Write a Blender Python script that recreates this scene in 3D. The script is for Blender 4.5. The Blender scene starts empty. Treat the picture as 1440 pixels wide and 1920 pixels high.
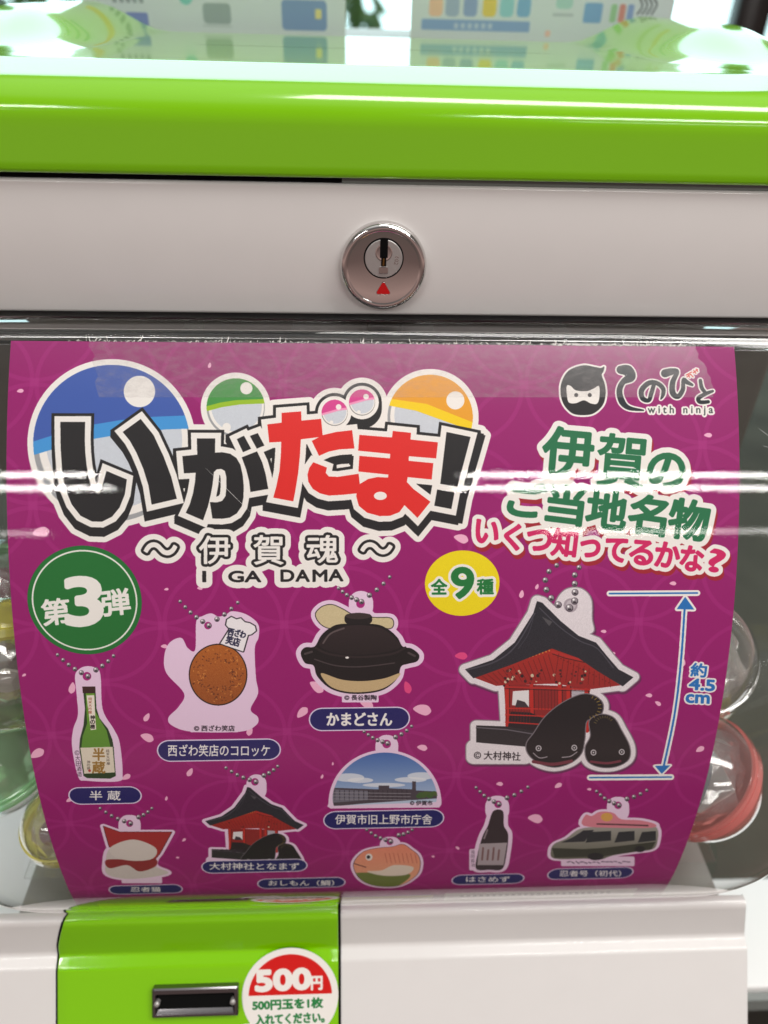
import bpy, bmesh, math, random
import numpy as np
from mathutils import Matrix, Vector

random.seed(7); rng = np.random.default_rng(7)
SC = bpy.context.scene
COL = SC.collection
PI = math.pi
MM = 0.001
EYE = 1.25                       # height of the eye above the floor, metres

# ------------------------------------------------------------------ camera
PITCH, YAW, ROLL = 35.0, 3.15, 1.7
CAM_X = -10.6                    # mm, machine centre line is x = 0
cam = bpy.data.cameras.new("camera")
cam.sensor_fit = 'HORIZONTAL'; cam.sensor_width = 36; cam.lens = 36 * 1400 / 1440
cam.clip_start = 0.01; cam.clip_end = 100
cam.dof.use_dof = True; cam.dof.focus_distance = 0.243; cam.dof.aperture_fstop = 9.5
camo = bpy.data.objects.new("camera", cam); COL.objects.link(camo)
camo.matrix_world = (Matrix.Translation((CAM_X * MM, 0, EYE)) @ Matrix.Rotation(-math.radians(YAW), 4, 'Z')
                     @ Matrix.Rotation(PI / 2 - math.radians(PITCH), 4, 'X') @ Matrix.Rotation(math.radians(ROLL), 4, 'Z'))
SC.camera = camo

# ------------------------------------------------------------------ light
SC.view_settings.view_transform = 'Standard'; SC.view_settings.look = 'None'
SC.view_settings.exposure = 0.14; SC.view_settings.gamma = 1.0
SC.cycles.use_denoising = True
SC.cycles.max_bounces = 14; SC.cycles.transparent_max_bounces = 24
SC.cycles.transmission_bounces = 10; SC.cycles.glossy_bounces = 6; SC.cycles.caustics_refractive = False
W = bpy.data.worlds.new("World"); SC.world = W; W.use_nodes = True
nt = W.node_tree; nt.nodes.clear()
out = nt.nodes.new('ShaderNodeOutputWorld'); bg = nt.nodes.new('ShaderNodeBackground')
tc = nt.nodes.new('ShaderNodeTexCoord'); sep = nt.nodes.new('ShaderNodeSeparateXYZ')
mr = nt.nodes.new('ShaderNodeMapRange'); mr.inputs[1].default_value = -1; mr.inputs[2].default_value = 1
ramp = nt.nodes.new('ShaderNodeValToRGB')
e = ramp.color_ramp.elements                      # the room: dark floor, warm walls, white ceiling
e[0].position = 0.0; e[0].color = (.05, .045, .042, 1)
e[1].position = 1.0; e[1].color = (.75, .75, .73, 1)
for p, c in ((.26, (.12, .09, .08, 1)), (.34, (.15, .10, .09, 1)), (.42, (.40, .27, .24, 1)), (.48, (.26, .18, .165, 1)), (.56, (.25, .18, .165, 1)), (.68, (.16, .14, .13, 1)), (.79, (.11, .10, .10, 1)), (.88, (.24, .23, .22, 1)), (.93, (.60, .60, .58, 1))):
    q = e.new(p); q.color = c
nt.links.new(tc.outputs['Generated'], sep.inputs[0]); nt.links.new(sep.outputs['Z'], mr.inputs[0])
nt.links.new(mr.outputs[0], ramp.inputs[0]); nt.links.new(ramp.outputs[0], bg.inputs['Color'])
bg.inputs['Strength'].default_value = 1.0
nt.links.new(bg.outputs[0], out.inputs[0])

def area(name, loc, target, sx, sy, power, col=(1, .97, .93)):
    l = bpy.data.lights.new(name, 'AREA'); l.shape = 'RECTANGLE'; l.size = sx; l.size_y = sy
    l.energy = power; l.color = col
    o = bpy.data.objects.new(name, l); COL.objects.link(o); o.location = loc
    o.rotation_euler = (Vector(target) - Vector(loc)).to_track_quat('-Z', 'Y').to_euler()
    return o
# twin fluorescent tubes on the ceiling behind the viewer, a gap where the viewer stands
CEIL = EYE + 1.25
for yb in (-1.60, -1.80):
    area("ceiling_tube_light", (1.12, yb, CEIL), (1.12, yb + .9, CEIL - 1.3), 1.50, .026, 6.0)
    area("ceiling_tube_light", (-1.50, yb, CEIL), (-1.50, yb + .9, CEIL - 1.3), 1.30, .026, 5.4)
area("ceiling_tube_light", (2.0, -2.75, CEIL), (2.0, -1.8, CEIL - 1.2), 2.2, .05, 3.5)
area("ceiling_tube_light", (-2.2, -2.75, CEIL), (-2.2, -1.8, CEIL - 1.2), 1.6, .05, 2)
# the next row of ceiling lamps, overhead
area("ceiling_panel_light", (.82, -.25, CEIL + .1), (0.9, .1, 0), 1.9, .30, 21)

# ------------------------------------------------------------------ helpers
def tag(o, label=None, cat=None, group=None, kind=None):
    if label: o['label'] = label
    if cat: o['category'] = cat
    if group: o['group'] = group
    if kind: o['kind'] = kind
    return o

def V(x, h, u):                   # mm: across, away from the viewer, up from eye level
    return (x * MM, h * MM, EYE + u * MM)

def obj(name, verts, faces, mat, parent=None, smooth=True, angle=None):
    me = bpy.data.meshes.new(name); me.from_pydata(verts, [], faces); me.update()
    if mat is not None:
        for m in (mat if isinstance(mat, (list, tuple)) else [mat]): me.materials.append(m)
    if smooth: me.polygons.foreach_set('use_smooth', [True] * len(me.polygons))
    o = bpy.data.objects.new(name, me); COL.objects.link(o)
    if angle is not None: me.set_sharp_from_angle(angle=math.radians(angle))
    if parent is not None:
        o.parent = parent
        o.matrix_parent_inverse = parent_world(parent).inverted()
    return o

def parent_world(p):
    m = p.matrix_basis.copy()
    if p.parent is not None: m = parent_world(p.parent) @ p.matrix_parent_inverse @ m
    return m

def empty(name, loc, label=None, cat=None, group=None, parent=None):
    o = bpy.data.objects.new(name, None); COL.objects.link(o); o.location = loc; o.empty_display_size = .02
    if parent is not None:
        o.parent = parent; o.matrix_parent_inverse = parent_world(parent).inverted()
    return tag(o, label, cat, group)

def bevel(o, w, seg=3, ang=30):
    m = o.modifiers.new("bevel", 'BEVEL'); m.width = w * MM; m.segments = seg
    m.limit_method = 'ANGLE'; m.angle_limit = math.radians(ang); m.harden_normals = False
    return o

def box(name, x0, x1, h0, h1, u0, u1, mat, parent=None, bv=0, seg=3):
    vs = [V(x, h, u) for x in (x0, x1) for h in (h0, h1) for u in (u0, u1)]
    fs = [(0, 1, 3, 2), (4, 6, 7, 5), (0, 4, 5, 1), (2, 3, 7, 6), (0, 2, 6, 4), (1, 5, 7, 3)]
    o = obj(name, vs, fs, mat, parent, smooth=bv > 0)
    if bv: bevel(o, bv, seg)
    return o

def prism(name, prof, x0, x1, mat, parent=None, bv=0, seg=3, ang=30, smooth=True):
    n = len(prof)
    vs = [V(x0, h, u) for h, u in prof] + [V(x1, h, u) for h, u in prof]
    fs = [(i, (i + 1) % n, n + (i + 1) % n, n + i) for i in range(n)]
    fs += [tuple(range(n))[::-1], tuple(range(n, 2 * n))]
    o = obj(name, vs, fs, mat, parent, smooth=smooth)
    bm = bmesh.new(); bm.from_mesh(o.data); bmesh.ops.recalc_face_normals(bm, faces=bm.faces); bm.to_mesh(o.data); bm.free()
    if bv: bevel(o, bv, seg, ang)
    return o

def grid(name, P, mat, parent=None, close=False):
    r, c = len(P), len(P[0]); vs = [p for row in P for p in row]
    fs = [(i * c + j, i * c + (j + 1) % c, (i + 1) * c + (j + 1) % c, (i + 1) * c + j)
          for i in range(r - 1) for j in range(c if close else c - 1)]
    return obj(name, vs, fs, mat, parent)

def lathe(name, prof, M, mat, parent=None, n=64, angle=None):
    """profile (r, z) in mm turned round the local z axis, placed by matrix M (metres)"""
    P = [[tuple(M @ Vector((r * math.cos(2 * PI * k / n) * MM, r * math.sin(2 * PI * k / n) * MM, z * MM)))
          for k in range(n)] for r, z in prof]
    o = grid(name, P, mat, parent, close=True)
    bm = bmesh.new(); bm.from_mesh(o.data)
    bmesh.ops.remove_doubles(bm, verts=bm.verts, dist=1e-7)
    bmesh.ops.recalc_face_normals(bm, faces=bm.faces); bm.to_mesh(o.data); bm.free()
    if angle: o.data.set_sharp_from_angle(angle=math.radians(angle))
    return o

def flat(name, pts, M, mat, parent=None, thick=.3, bv=0):
    """outline (x, y) mm in the local plane of M, given a thickness along local z"""
    n = len(pts)
    vs = [tuple(M @ Vector((x * MM, y * MM, 0))) for x, y in pts] + [tuple(M @ Vector((x * MM, y * MM, thick * MM))) for x, y in pts]
    fs = [tuple(range(n))[::-1], tuple(range(n, 2 * n))] + [(i, (i + 1) % n, n + (i + 1) % n, n + i) for i in range(n)]
    o = obj(name, vs, fs, mat, parent, smooth=False)
    bm = bmesh.new(); bm.from_mesh(o.data); bmesh.ops.recalc_face_normals(bm, faces=bm.faces); bm.to_mesh(o.data); bm.free()
    if bv: bevel(o, bv, 2)
    return o

def S3(t): t = min(1, max(0, t)); return t * t * (3 - 2 * t)

# ------------------------------------------------------------------ materials
def lin(c): return tuple(((v / 255) / 12.92 if v / 255 <= .04045 else ((v / 255 + .055) / 1.055) ** 2.4) for v in c)

def pmat(name, col, rough=.4, metal=0, coat=0, spec=.5, bump=0, bscale=300, var=0, emit=None, trans=0, ior=1.5):
    m = bpy.data.materials.new(name); m.use_nodes = True; t = m.node_tree; b = t.nodes['Principled BSDF']
    b.inputs['Base Color'].default_value = (*col, 1); b.inputs['Roughness'].default_value = rough
    b.inputs['Metallic'].default_value = metal; b.inputs['Coat Weight'].default_value = coat
    b.inputs['Coat Roughness'].default_value = .03; b.inputs['Specular IOR Level'].default_value = spec
    b.inputs['Transmission Weight'].default_value = trans; b.inputs['IOR'].default_value = ior
    if emit: b.inputs['Emission Color'].default_value = (*emit[0], 1); b.inputs['Emission Strength'].default_value = emit[1]
    if bump or var:
        tcn = t.nodes.new('ShaderNodeTexCoord'); n = t.nodes.new('ShaderNodeTexNoise'); n.inputs['Scale'].default_value = bscale
        n.inputs['Detail'].default_value = 4
        t.links.new(tcn.outputs['Object'], n.inputs['Vector'])
        if bump:
            bp = t.nodes.new('ShaderNodeBump'); bp.inputs['Strength'].default_value = bump; bp.inputs['Distance'].default_value = .0004
            t.links.new(n.outputs[0], bp.inputs['Height']); t.links.new(bp.outputs[0], b.inputs['Normal'])
        if var:
            mx = t.nodes.new('ShaderNodeMix'); mx.data_type = 'RGBA'
            mx.inputs[6].default_value = (*[c * (1 - var) for c in col], 1); mx.inputs[7].default_value = (*[min(1, c * (1 + var)) for c in col], 1)
            t.links.new(n.outputs[0], mx.inputs[0]); t.links.new(mx.outputs[2], b.inputs['Base Color'])
    return m

def clear_mat(name, tint=(1, 1, 1), rough=.03, gain=1.8, haze=0.0, hazecol=(.8, .8, .8), bump=0, bscale=200, wavy=0):
    """thin clear plastic: straight-through transmission, Schlick reflection, a little surface haze"""
    m = bpy.data.materials.new(name); m.use_nodes = True; t = m.node_tree; t.nodes.clear()
    o = t.nodes.new('ShaderNodeOutputMaterial'); tr = t.nodes.new('ShaderNodeBsdfTransparent'); gl = t.nodes.new('ShaderNodeBsdfGlossy')
    tr.inputs[0].default_value = (*tint, 1); gl.inputs['Roughness'].default_value = rough; gl.inputs['Color'].default_value = (1, 1, 1, 1)
    lw = t.nodes.new('ShaderNodeLayerWeight'); lw.inputs['Blend'].default_value = .5
    p = t.nodes.new('ShaderNodeMath'); p.operation = 'POWER'; p.inputs[1].default_value = 5
    ma = t.nodes.new('ShaderNodeMath'); ma.operation = 'MULTIPLY_ADD'; ma.inputs[1].default_value = 2.6 ; ma.inputs[2].default_value = .04 * gain
    ma.use_clamp = True
    t.links.new(lw.outputs['Facing'], p.inputs[0]); t.links.new(p.outputs[0], ma.inputs[0])
    base = tr
    if haze:
        d = t.nodes.new('ShaderNodeBsdfDiffuse'); d.inputs[0].default_value = (*hazecol, 1)
        mh = t.nodes.new('ShaderNodeMixShader'); mh.inputs[0].default_value = haze
        t.links.new(tr.outputs[0], mh.inputs[1]); t.links.new(d.outputs[0], mh.inputs[2]); base = mh
    mx = t.nodes.new('ShaderNodeMixShader')
    t.links.new(ma.outputs[0], mx.inputs[0]); t.links.new(base.outputs[0], mx.inputs[1]); t.links.new(gl.outputs[0], mx.inputs[2])
    t.links.new(mx.outputs[0], o.inputs[0])
    if bump:
        tcn = t.nodes.new('ShaderNodeTexCoord'); n = t.nodes.new('ShaderNodeTexNoise'); n.inputs['Scale'].default_value = bscale
        n.inputs['Detail'].default_value = 3
        bp = t.nodes.new('ShaderNodeBump'); bp.inputs['Strength'].default_value = bump; bp.inputs['Distance'].default_value = .0003
        t.links.new(tcn.outputs['Object'], n.inputs['Vector']); t.links.new(n.outputs[0], bp.inputs['Height'])
        t.links.new(bp.outputs[0], gl.inputs['Normal'])
        if wavy:
            n2 = t.nodes.new('ShaderNodeTexNoise'); n2.inputs['Scale'].default_value = 38; b2 = t.nodes.new('ShaderNodeBump')
            b2.inputs['Strength'].default_value = wavy; b2.inputs['Distance'].default_value = .0004
            t.links.new(tcn.outputs['Object'], n2.inputs['Vector']); t.links.new(n2.outputs[0], b2.inputs['Height']); t.links.new(b2.outputs[0], bp.inputs['Normal'])
    return m

GREEN = pmat("green_plastic", lin((132, 205, 0)), .13, coat=.7, bump=.015, bscale=60)
WHITE = pmat("white_plastic", (.79, .772, .758), .27, coat=.5, bump=.02, bscale=80, var=.02)
GREY = pmat("grey_plastic", (.11, .105, .10), .5)
DARK = pmat("dark_gap", (.006, .006, .006), .9, spec=.05)
CHROME = pmat("chrome", (.70, .68, .67), .06, metal=1)
STEEL = pmat("satin_steel", (.50, .48, .47), .42, metal=.6, bump=.12, bscale=900)
RED = pmat("red_paint", lin((200, 10, 16)), .35)
BRASS = pmat("brass", (.30, .17, .05), .35, metal=1)
CASE = clear_mat("clear_case", rough=.008, gain=1.15, haze=.006, bump=.022, bscale=1500, wavy=.03)
GLASSBAR = pmat("clear_acrylic", (.97, .97, .97), .02, trans=1, ior=1.49)

# ------------------------------------------------------------------ the curve of the front: lean from vertical falls as one goes down
def lean(s):
    a = 44 - .215 * s
    if s > 205: a -= .2 * (s - 205)
    return a
def curve(s0, s1, ds=.25, extra=None, h=229.5, u=-94.3):
    fw = []
    s = 0.0; hh, uu = h, u
    while s > s0:
        a = math.radians(lean(s - ds / 2)); hh += ds * math.sin(a); uu += ds * math.cos(a); s -= ds
    out = []
    while s <= s1 + 1e-6:
        out.append((s, hh, uu, lean(s) - (extra(s) if extra else 0)))
        a = math.radians(out[-1][3]); hh -= ds * math.sin(a); uu -= ds * math.cos(a); s += ds
    return out
SHEET = curve(0, 240)
TAB = np.array(SHEET)

# sheet coordinates: the photograph was measured in pixels; rows and columns are turned into millimetres on the flat sheet once, here
_R = np.array(Matrix.Rotation(-math.radians(3.15), 3, 'Z') @ Matrix.Rotation(PI / 2 - math.radians(35), 3, 'X') @ Matrix.Rotation(math.radians(1.7), 3, 'Z'))
_k = -TAB[:, 2] / TAB[:, 1]
def A(p):
    p = np.atleast_2d(np.asarray(p, float))
    d = np.c_[(p[:, 0] - 720) / 1400, -(p[:, 1] - 960) / 1400, -np.ones(len(p))] @ _R.T
    i = np.interp(-d[:, 2] / d[:, 1], _k, np.arange(len(TAB)))
    s = np.interp(i, np.arange(len(TAB)), TAB[:, 0]); h = np.interp(i, np.arange(len(TAB)), TAB[:, 1])
    return np.c_[-10.6 + d[:, 0] * h / d[:, 1], s]
# ------------------------------------------------------------------ printing: shapes and lettering rasterised into generated pictures
class Mask:
    def __init__(s, r, c, a): s.r, s.c, s.a = r, c, a
class Canvas:
    def __init__(s, x0, y0, w, h, res, bgcol):
        s.x0, s.y0, s.res = x0, y0, res; s.W, s.H = int(round(w * res)), int(round(h * res)); s.w, s.h = w, h
        s.img = np.empty((s.H, s.W, 3), np.float32); s.img[:] = np.array(bgcol, np.float32) / 255
        s.lab = np.zeros((s.H, s.W), np.int16); s.part = 0; s.names = ['']; s.q = res * 2
    def new_part(s, name): s.names.append(name); s.part = len(s.names) - 1
    def fill_edges(s, E):
        E = (np.asarray(E, float) - (s.x0, s.y0)) * s.q
        mn = E.reshape(-1, 2).min(0); mx = E.reshape(-1, 2).max(0)
        c0, r0 = np.floor(mn).astype(int) - 1; c1, r1 = np.ceil(mx).astype(int) + 2
        a = np.zeros((r1 - r0, c1 - c0 + 1), np.int32)
        xa, ya, xb, yb = E[:, 0, 0], E[:, 0, 1], E[:, 1, 0], E[:, 1, 1]
        sg = np.where(ya < yb, 1, -1); lo = np.minimum(ya, yb); hi = np.maximum(ya, yb)
        ra = np.ceil(lo - .5).astype(int); rb = np.ceil(hi - .5).astype(int); n = rb - ra; k = n > 0
        xa, ya, xb, yb, sg, ra, n = (v[k] for v in (xa, ya, xb, yb, sg, ra, n))
        idx = np.repeat(np.arange(len(n)), n); off = np.arange(n.sum()) - np.repeat(np.cumsum(n) - n, n)
        row = ra[idx] + off; x = xa[idx] + (row + .5 - ya[idx]) * (xb[idx] - xa[idx]) / (yb[idx] - ya[idx])
        np.add.at(a, (row - r0, np.clip(np.ceil(x - .5).astype(int) - c0, 0, a.shape[1] - 1)), sg[idx])
        return Mask(r0, c0, np.cumsum(a, 1)[:, :-1] != 0)
    def fill(s, *polys):
        E = []
        for p in polys:
            p = np.asarray(p, float); E.append(np.stack([p, np.roll(p, -1, 0)], 1))
        return s.fill_edges(np.concatenate(E))
    def dil(s, m, r):
        R = max(1, int(round(r * s.q))); h, w = m.a.shape
        a = np.zeros((h + 2 * R, w + 2 * R), bool)
        cs = np.zeros((h, w + 4 * R + 1), np.int32); cs[:, 2 * R + 1:2 * R + 1 + w] = m.a; cs = np.cumsum(cs, 1)
        for dy in range(-R, R + 1):
            hw = int(math.sqrt(R * R - dy * dy) + .5)
            j = np.arange(w + 2 * R) + R
            a[R + dy:R + dy + h] |= (cs[:, np.minimum(j + hw + 1, cs.shape[1] - 1)] - cs[:, np.maximum(j - hw, 0)]) > 0
        return Mask(m.r - R, m.c - R, a)
    def union(s, *ms):
        r0 = min(m.r for m in ms); c0 = min(m.c for m in ms)
        r1 = max(m.r + m.a.shape[0] for m in ms); c1 = max(m.c + m.a.shape[1] for m in ms)
        a = np.zeros((r1 - r0, c1 - c0), bool)
        for m in ms: a[m.r - r0:m.r - r0 + m.a.shape[0], m.c - c0:m.c - c0 + m.a.shape[1]] |= m.a
        return Mask(r0, c0, a)
    def clip(s, m, k):
        a = np.zeros_like(m.a)
        r0 = max(m.r, k.r); r1 = min(m.r + m.a.shape[0], k.r + k.a.shape[0]); c0 = max(m.c, k.c); c1 = min(m.c + m.a.shape[1], k.c + k.a.shape[1])
        if r1 > r0 and c1 > c0:
            a[r0 - m.r:r1 - m.r, c0 - m.c:c1 - m.c] = m.a[r0 - m.r:r1 - m.r, c0 - m.c:c1 - m.c] & k.a[r0 - k.r:r1 - k.r, c0 - k.c:c1 - k.c]
        return Mask(m.r, m.c, a)
    def shift(s, m, dx, dy): return Mask(m.r + int(round(dy * s.q)), m.c + int(round(dx * s.q)), m.a)
    def paint(s, m, col, alpha=1.0, col2=None, noise=0, own=True):
        r0, c0 = max(0, m.r), max(0, m.c); r1, c1 = min(2 * s.H, m.r + m.a.shape[0]), min(2 * s.W, m.c + m.a.shape[1])
        r0 &= ~1; c0 &= ~1; r1 += r1 & 1; c1 += c1 & 1
        if r1 <= r0 or c1 <= c0: return m
        a = np.zeros((r1 - r0, c1 - c0), np.float32)
        rr0, cc0 = max(r0, m.r), max(c0, m.c); rr1, cc1 = min(r1, m.r + m.a.shape[0]), min(c1, m.c + m.a.shape[1])
        a[rr0 - r0:rr1 - r0, cc0 - c0:cc1 - c0] = m.a[rr0 - m.r:rr1 - m.r, cc0 - m.c:cc1 - m.c]
        a = a.reshape(a.shape[0] // 2, 2, a.shape[1] // 2, 2).mean((1, 3))
        sl = (slice(r0 // 2, r1 // 2), slice(c0 // 2, c1 // 2))
        c = np.array(col, np.float32)[None, None] / 255
        if col2 is not None:
            t = np.linspace(0, 1, a.shape[0], dtype=np.float32)[:, None, None]; c = c * (1 - t) + np.array(col2, np.float32)[None, None] / 255 * t
        if noise: c = np.clip(c + rng.normal(0, noise / 255, a.shape + (1,)).astype(np.float32), 0, 1)
        k = (a * alpha)[..., None]
        s.img[sl] = s.img[sl] * (1 - k) + c * k
        if own: s.lab[sl][a > .35] = s.part
        return m
    def image(s, name):
        im = bpy.data.images.new(name, s.W, s.H, alpha=False)
        px = np.ones((s.H, s.W, 4), np.float32); px[..., :3] = np.clip(s.img, 0, 1)
        im.pixels.foreach_set(px[::-1].ravel()); im.update(); im.pack()
        return im

_glyph = {}
def glyphs(text):
    """outline edges of a line of lettering in the built-in typeface"""
    if text not in _glyph:
        c = bpy.data.curves.new("lettering", 'FONT'); c.body = text; c.fill_mode = 'FRONT'; c.resolution_u = 5
        o = bpy.data.objects.new("lettering", c); COL.objects.link(o)
        dg = bpy.context.evaluated_depsgraph_get(); ev = o.evaluated_get(dg); me = ev.to_mesh()
        co = np.empty(len(me.vertices) * 3); me.vertices.foreach_get('co', co); co = co.reshape(-1, 3)[:, :2]
        E = []; key = {}
        for p in me.polygons:
            v = list(p.vertices)
            if p.normal.z < 0: v = v[::-1]
            for i in range(len(v)): E.append((v[i], v[(i + 1) % len(v)]))
        E = np.array([(co[a], co[b]) for a, b in E]); ev.to_mesh_clear()
        bpy.data.objects.remove(o); bpy.data.curves.remove(c)
        mn = E.reshape(-1, 2).min(0); mx = E.reshape(-1, 2).max(0)
        E = (E - mn) / (mx - mn); E[..., 1] = 1 - E[..., 1]
        _glyph[text] = E
    return _glyph[text]

PX = 1 / 5.75                                    # mm per measured pixel on the sheet
def text_mask(cv, text, x0, y0, x1, y1, rot=0, skew=0, bold=0, conv=None, unit=PX):
    E = glyphs(text).reshape(-1, 2).copy()
    w, h = x1 - x0, y1 - y0
    E = (E - .5) * (w, h); E[:, 0] -= E[:, 1] * skew
    a = math.radians(rot); E = E @ np.array([[math.cos(a), math.sin(a)], [-math.sin(a), math.cos(a)]])
    E += ((x0 + x1) / 2, (y0 + y1) / 2)
    if conv: E = conv(E)
    m = cv.fill_edges(E.reshape(-1, 2, 2))
    return cv.dil(m, bold * unit) if bold else m

def sm(pts, n=6, closed=True):
    """smooth curve through the points"""
    p = np.asarray(pts, float); N = len(p); o = []
    for i in range(N if closed else N - 1):
        g = (lambda k: p[k % N]) if closed else (lambda k: p[min(max(k, 0), N - 1)])
        a, b, c, d = g(i - 1), g(i), g(i + 1), g(i + 2)
        for t in np.linspace(0, 1, n, endpoint=False):
            o.append(.5 * (2 * b + (c - a) * t + (2 * a - 5 * b + 4 * c - d) * t * t + (3 * b - a - 3 * c + d) * t ** 3))
    if not closed: o.append(p[-1])
    return np.array(o)
def circ(x, y, rx, ry=None, n=48, rot=0, a0=0, a1=360):
    ry = rx if ry is None else ry; t = np.radians(np.linspace(a0, a1, n, endpoint=(a1 - a0) < 360)); r = math.radians(rot)
    q = np.c_[rx * np.cos(t), ry * np.sin(t)]
    return q @ np.array([[math.cos(r), math.sin(r)], [-math.sin(r), math.cos(r)]]) + (x, y)
def stroke(pts, w, n=8, smooth=True):
    """brush stroke polygon: centre line with a width (or list of widths)"""
    p = np.asarray(pts, float); ws = np.full(len(p), w, float) if np.isscalar(w) else np.asarray(w, float)
    if smooth and len(p) > 2:
        q = sm(p, n, False); ws = np.interp(np.linspace(0, len(p) - 1, len(q)), np.arange(len(p)), ws); p = q
    t = np.gradient(p, axis=0); t /= np.linalg.norm(t, axis=1, keepdims=True) + 1e-9
    nrm = np.c_[-t[:, 1], t[:, 0]] * ws[:, None] / 2
    polys = [np.r_[p + nrm, (p - nrm)[::-1]]]
    polys += [circ(*p[0], ws[0] / 2, n=14), circ(*p[-1], ws[-1] / 2, n=14)]
    return polys
def rr(x0, y0, x1, y1, r, n=8):
    o = []
    for cx, cy, a in ((x1 - r, y1 - r, 0), (x0 + r, y1 - r, 90), (x0 + r, y0 + r, 180), (x1 - r, y0 + r, 270)):
        for k in range(n + 1):
            t = math.radians(a + 90 * k / n); o.append((cx + r * math.cos(t), cy + r * math.sin(t)))
    return np.array(o)
def ccw(p):
    p = np.asarray(p, float); x, y = p[:, 0], p[:, 1]
    return p if (x * np.roll(y, -1) - np.roll(x, -1) * y).sum() > 0 else p[::-1]
def mitre(p, r, limit=2.6):
    """the outline grown by r with pointed corners: edge bands plus corner wedges (all same winding)"""
    p = ccw(p); N = len(p); o = [p]
    d = np.roll(p, -1, 0) - p; L = np.linalg.norm(d, axis=1, keepdims=True); d = d / (L + 1e-9); nn = np.c_[d[:, 1], -d[:, 0]]
    for i in range(N):
        a, b = p[i], p[(i + 1) % N]
        o.append(ccw([a - nn[i] * r, a + nn[i] * r, b + nn[i] * r, b - nn[i] * r]))
        j = (i + 1) % N; cr = d[i, 0] * d[j, 1] - d[i, 1] * d[j, 0]
        if cr > .02:
            m = nn[i] + nn[j]; k = 2 / max(1e-6, m @ m)
            if k ** .5 * 1 < limit: o.append(ccw([b, b + nn[i] * r, b + m * k * r, b + nn[j] * r]))
            else: o.append(ccw([b, b + nn[i] * r, b + (nn[i] + d[i] * 1.2) * r, b + (nn[j] - d[j] * 1.2) * r, b + nn[j] * r]))
    return o

# ------------------------------------------------------------------ the display sheet: artwork
SX0, SX1, SLEN = -118.1, 116.6, 240.0
MAG = (150, 12, 106)
cv = Canvas(SX0, 0, SX1 - SX0, SLEN, 8, MAG)
INKW = (240, 236, 230); INKB = (30, 28, 30)
def F(*polys): return cv.fill(*[ccw(A(p)) for p in polys])
def T(t, x0, y0, x1, y1, **k): return text_mask(cv, t, x0, y0, x1, y1, conv=A, **k)
def D(m, r): return cv.dil(m, r * PX)
def Pn(m, c, **k): return cv.paint(m, c, **k)
def S(pts, w, **k): return cv.fill(*[ccw(A(q)) for q in stroke(pts, w, **k)])

# faint interlocking rings and drifting petals on the ground colour
RN = 19.5
for i in range(-1, 15):
    for j in range(-1, 9):
        cx = SX0 + 8 + j * RN * 2 + (RN if i % 2 else 0); cy = -6 + i * RN
        n = 90; ring = np.r_[circ(cx, cy, RN * 1.0, n=n), circ(cx, cy, RN * .93, n=n)[::-1]]
        E = [np.stack([q, np.roll(q, -1, 0)], 1) for q in (circ(cx, cy, RN * 1.0, n=n), circ(cx, cy, RN * .93, n=n)[::-1])]
        cv.paint(cv.fill_edges(np.concatenate(E)), (186, 62, 142), alpha=.26)
def petal(x, y, s, a=0, col=(240, 178, 206)):
    q = sm([(-1.1, 0), (-.4, -.55), (.5, -.6), (1, -.15), (1, .2), (.5, .6), (-.4, .45)]) * s
    r = math.radians(a); q = q @ np.array([[math.cos(r), math.sin(r)], [-math.sin(r), math.cos(r)]]) + (x, y)
    Pn(F(q), col)
for x, y, s, a in ((393, 685, 5, 100), (38, 733, 6, -10), (1328, 816, 7, 0), (77, 998, 15, -12), (312, 1105, 4, -10), (375, 1103, 5, 0),
                   (308, 1212, 6, 0), (978, 1114, 7, 100), (1007, 1100, 5, 110), (1262, 1094, 6, 0), (1132, 1184, 5, 0), (135, 1290, 10, 100),
                   (45, 1266, 4, -30), (275, 1345, 8, 120), (276, 1383, 12, 20), (70, 1413, 13, -30), (237, 1457, 8, -30), (356, 1448, 8, 120),
                   (468, 1370, 9, 100), (312, 1497, 4, 100), (130, 1500, 6, -30), (594, 1288, 14, 35), (764, 1289, 11, 70), (567, 1336, 12, -45),
                   (688, 1321, 12, 20), (792, 1331, 16, 8), (865, 1230, 11, 0), (792, 1402, 9, 8), (604, 1456, 4, 110), (624, 1432, 3, 90),
                   (937, 1470, 6, 0), (1047, 1473, 7, -30), (1217, 1304, 6, 0), (1234, 1319, 6, 30), (1313, 1405, 8, -30), (1281, 1242, 7, 90),
                   (1004, 1535, 13, 8), (345, 1575, 4, -40), (333, 1608, 3, 0), (812, 1606, 3, 0), (865, 1010, 13, 15), (640, 1512, 5, 0),
                   (1105, 1480, 4, 0), (858, 1590, 4, 30), (660, 1245, 3, 0), (1150, 1225, 4, 0)):
    petal(x, y, s, a, (240, 178, 206) if s != 11 else (225, 70, 130))

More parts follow.
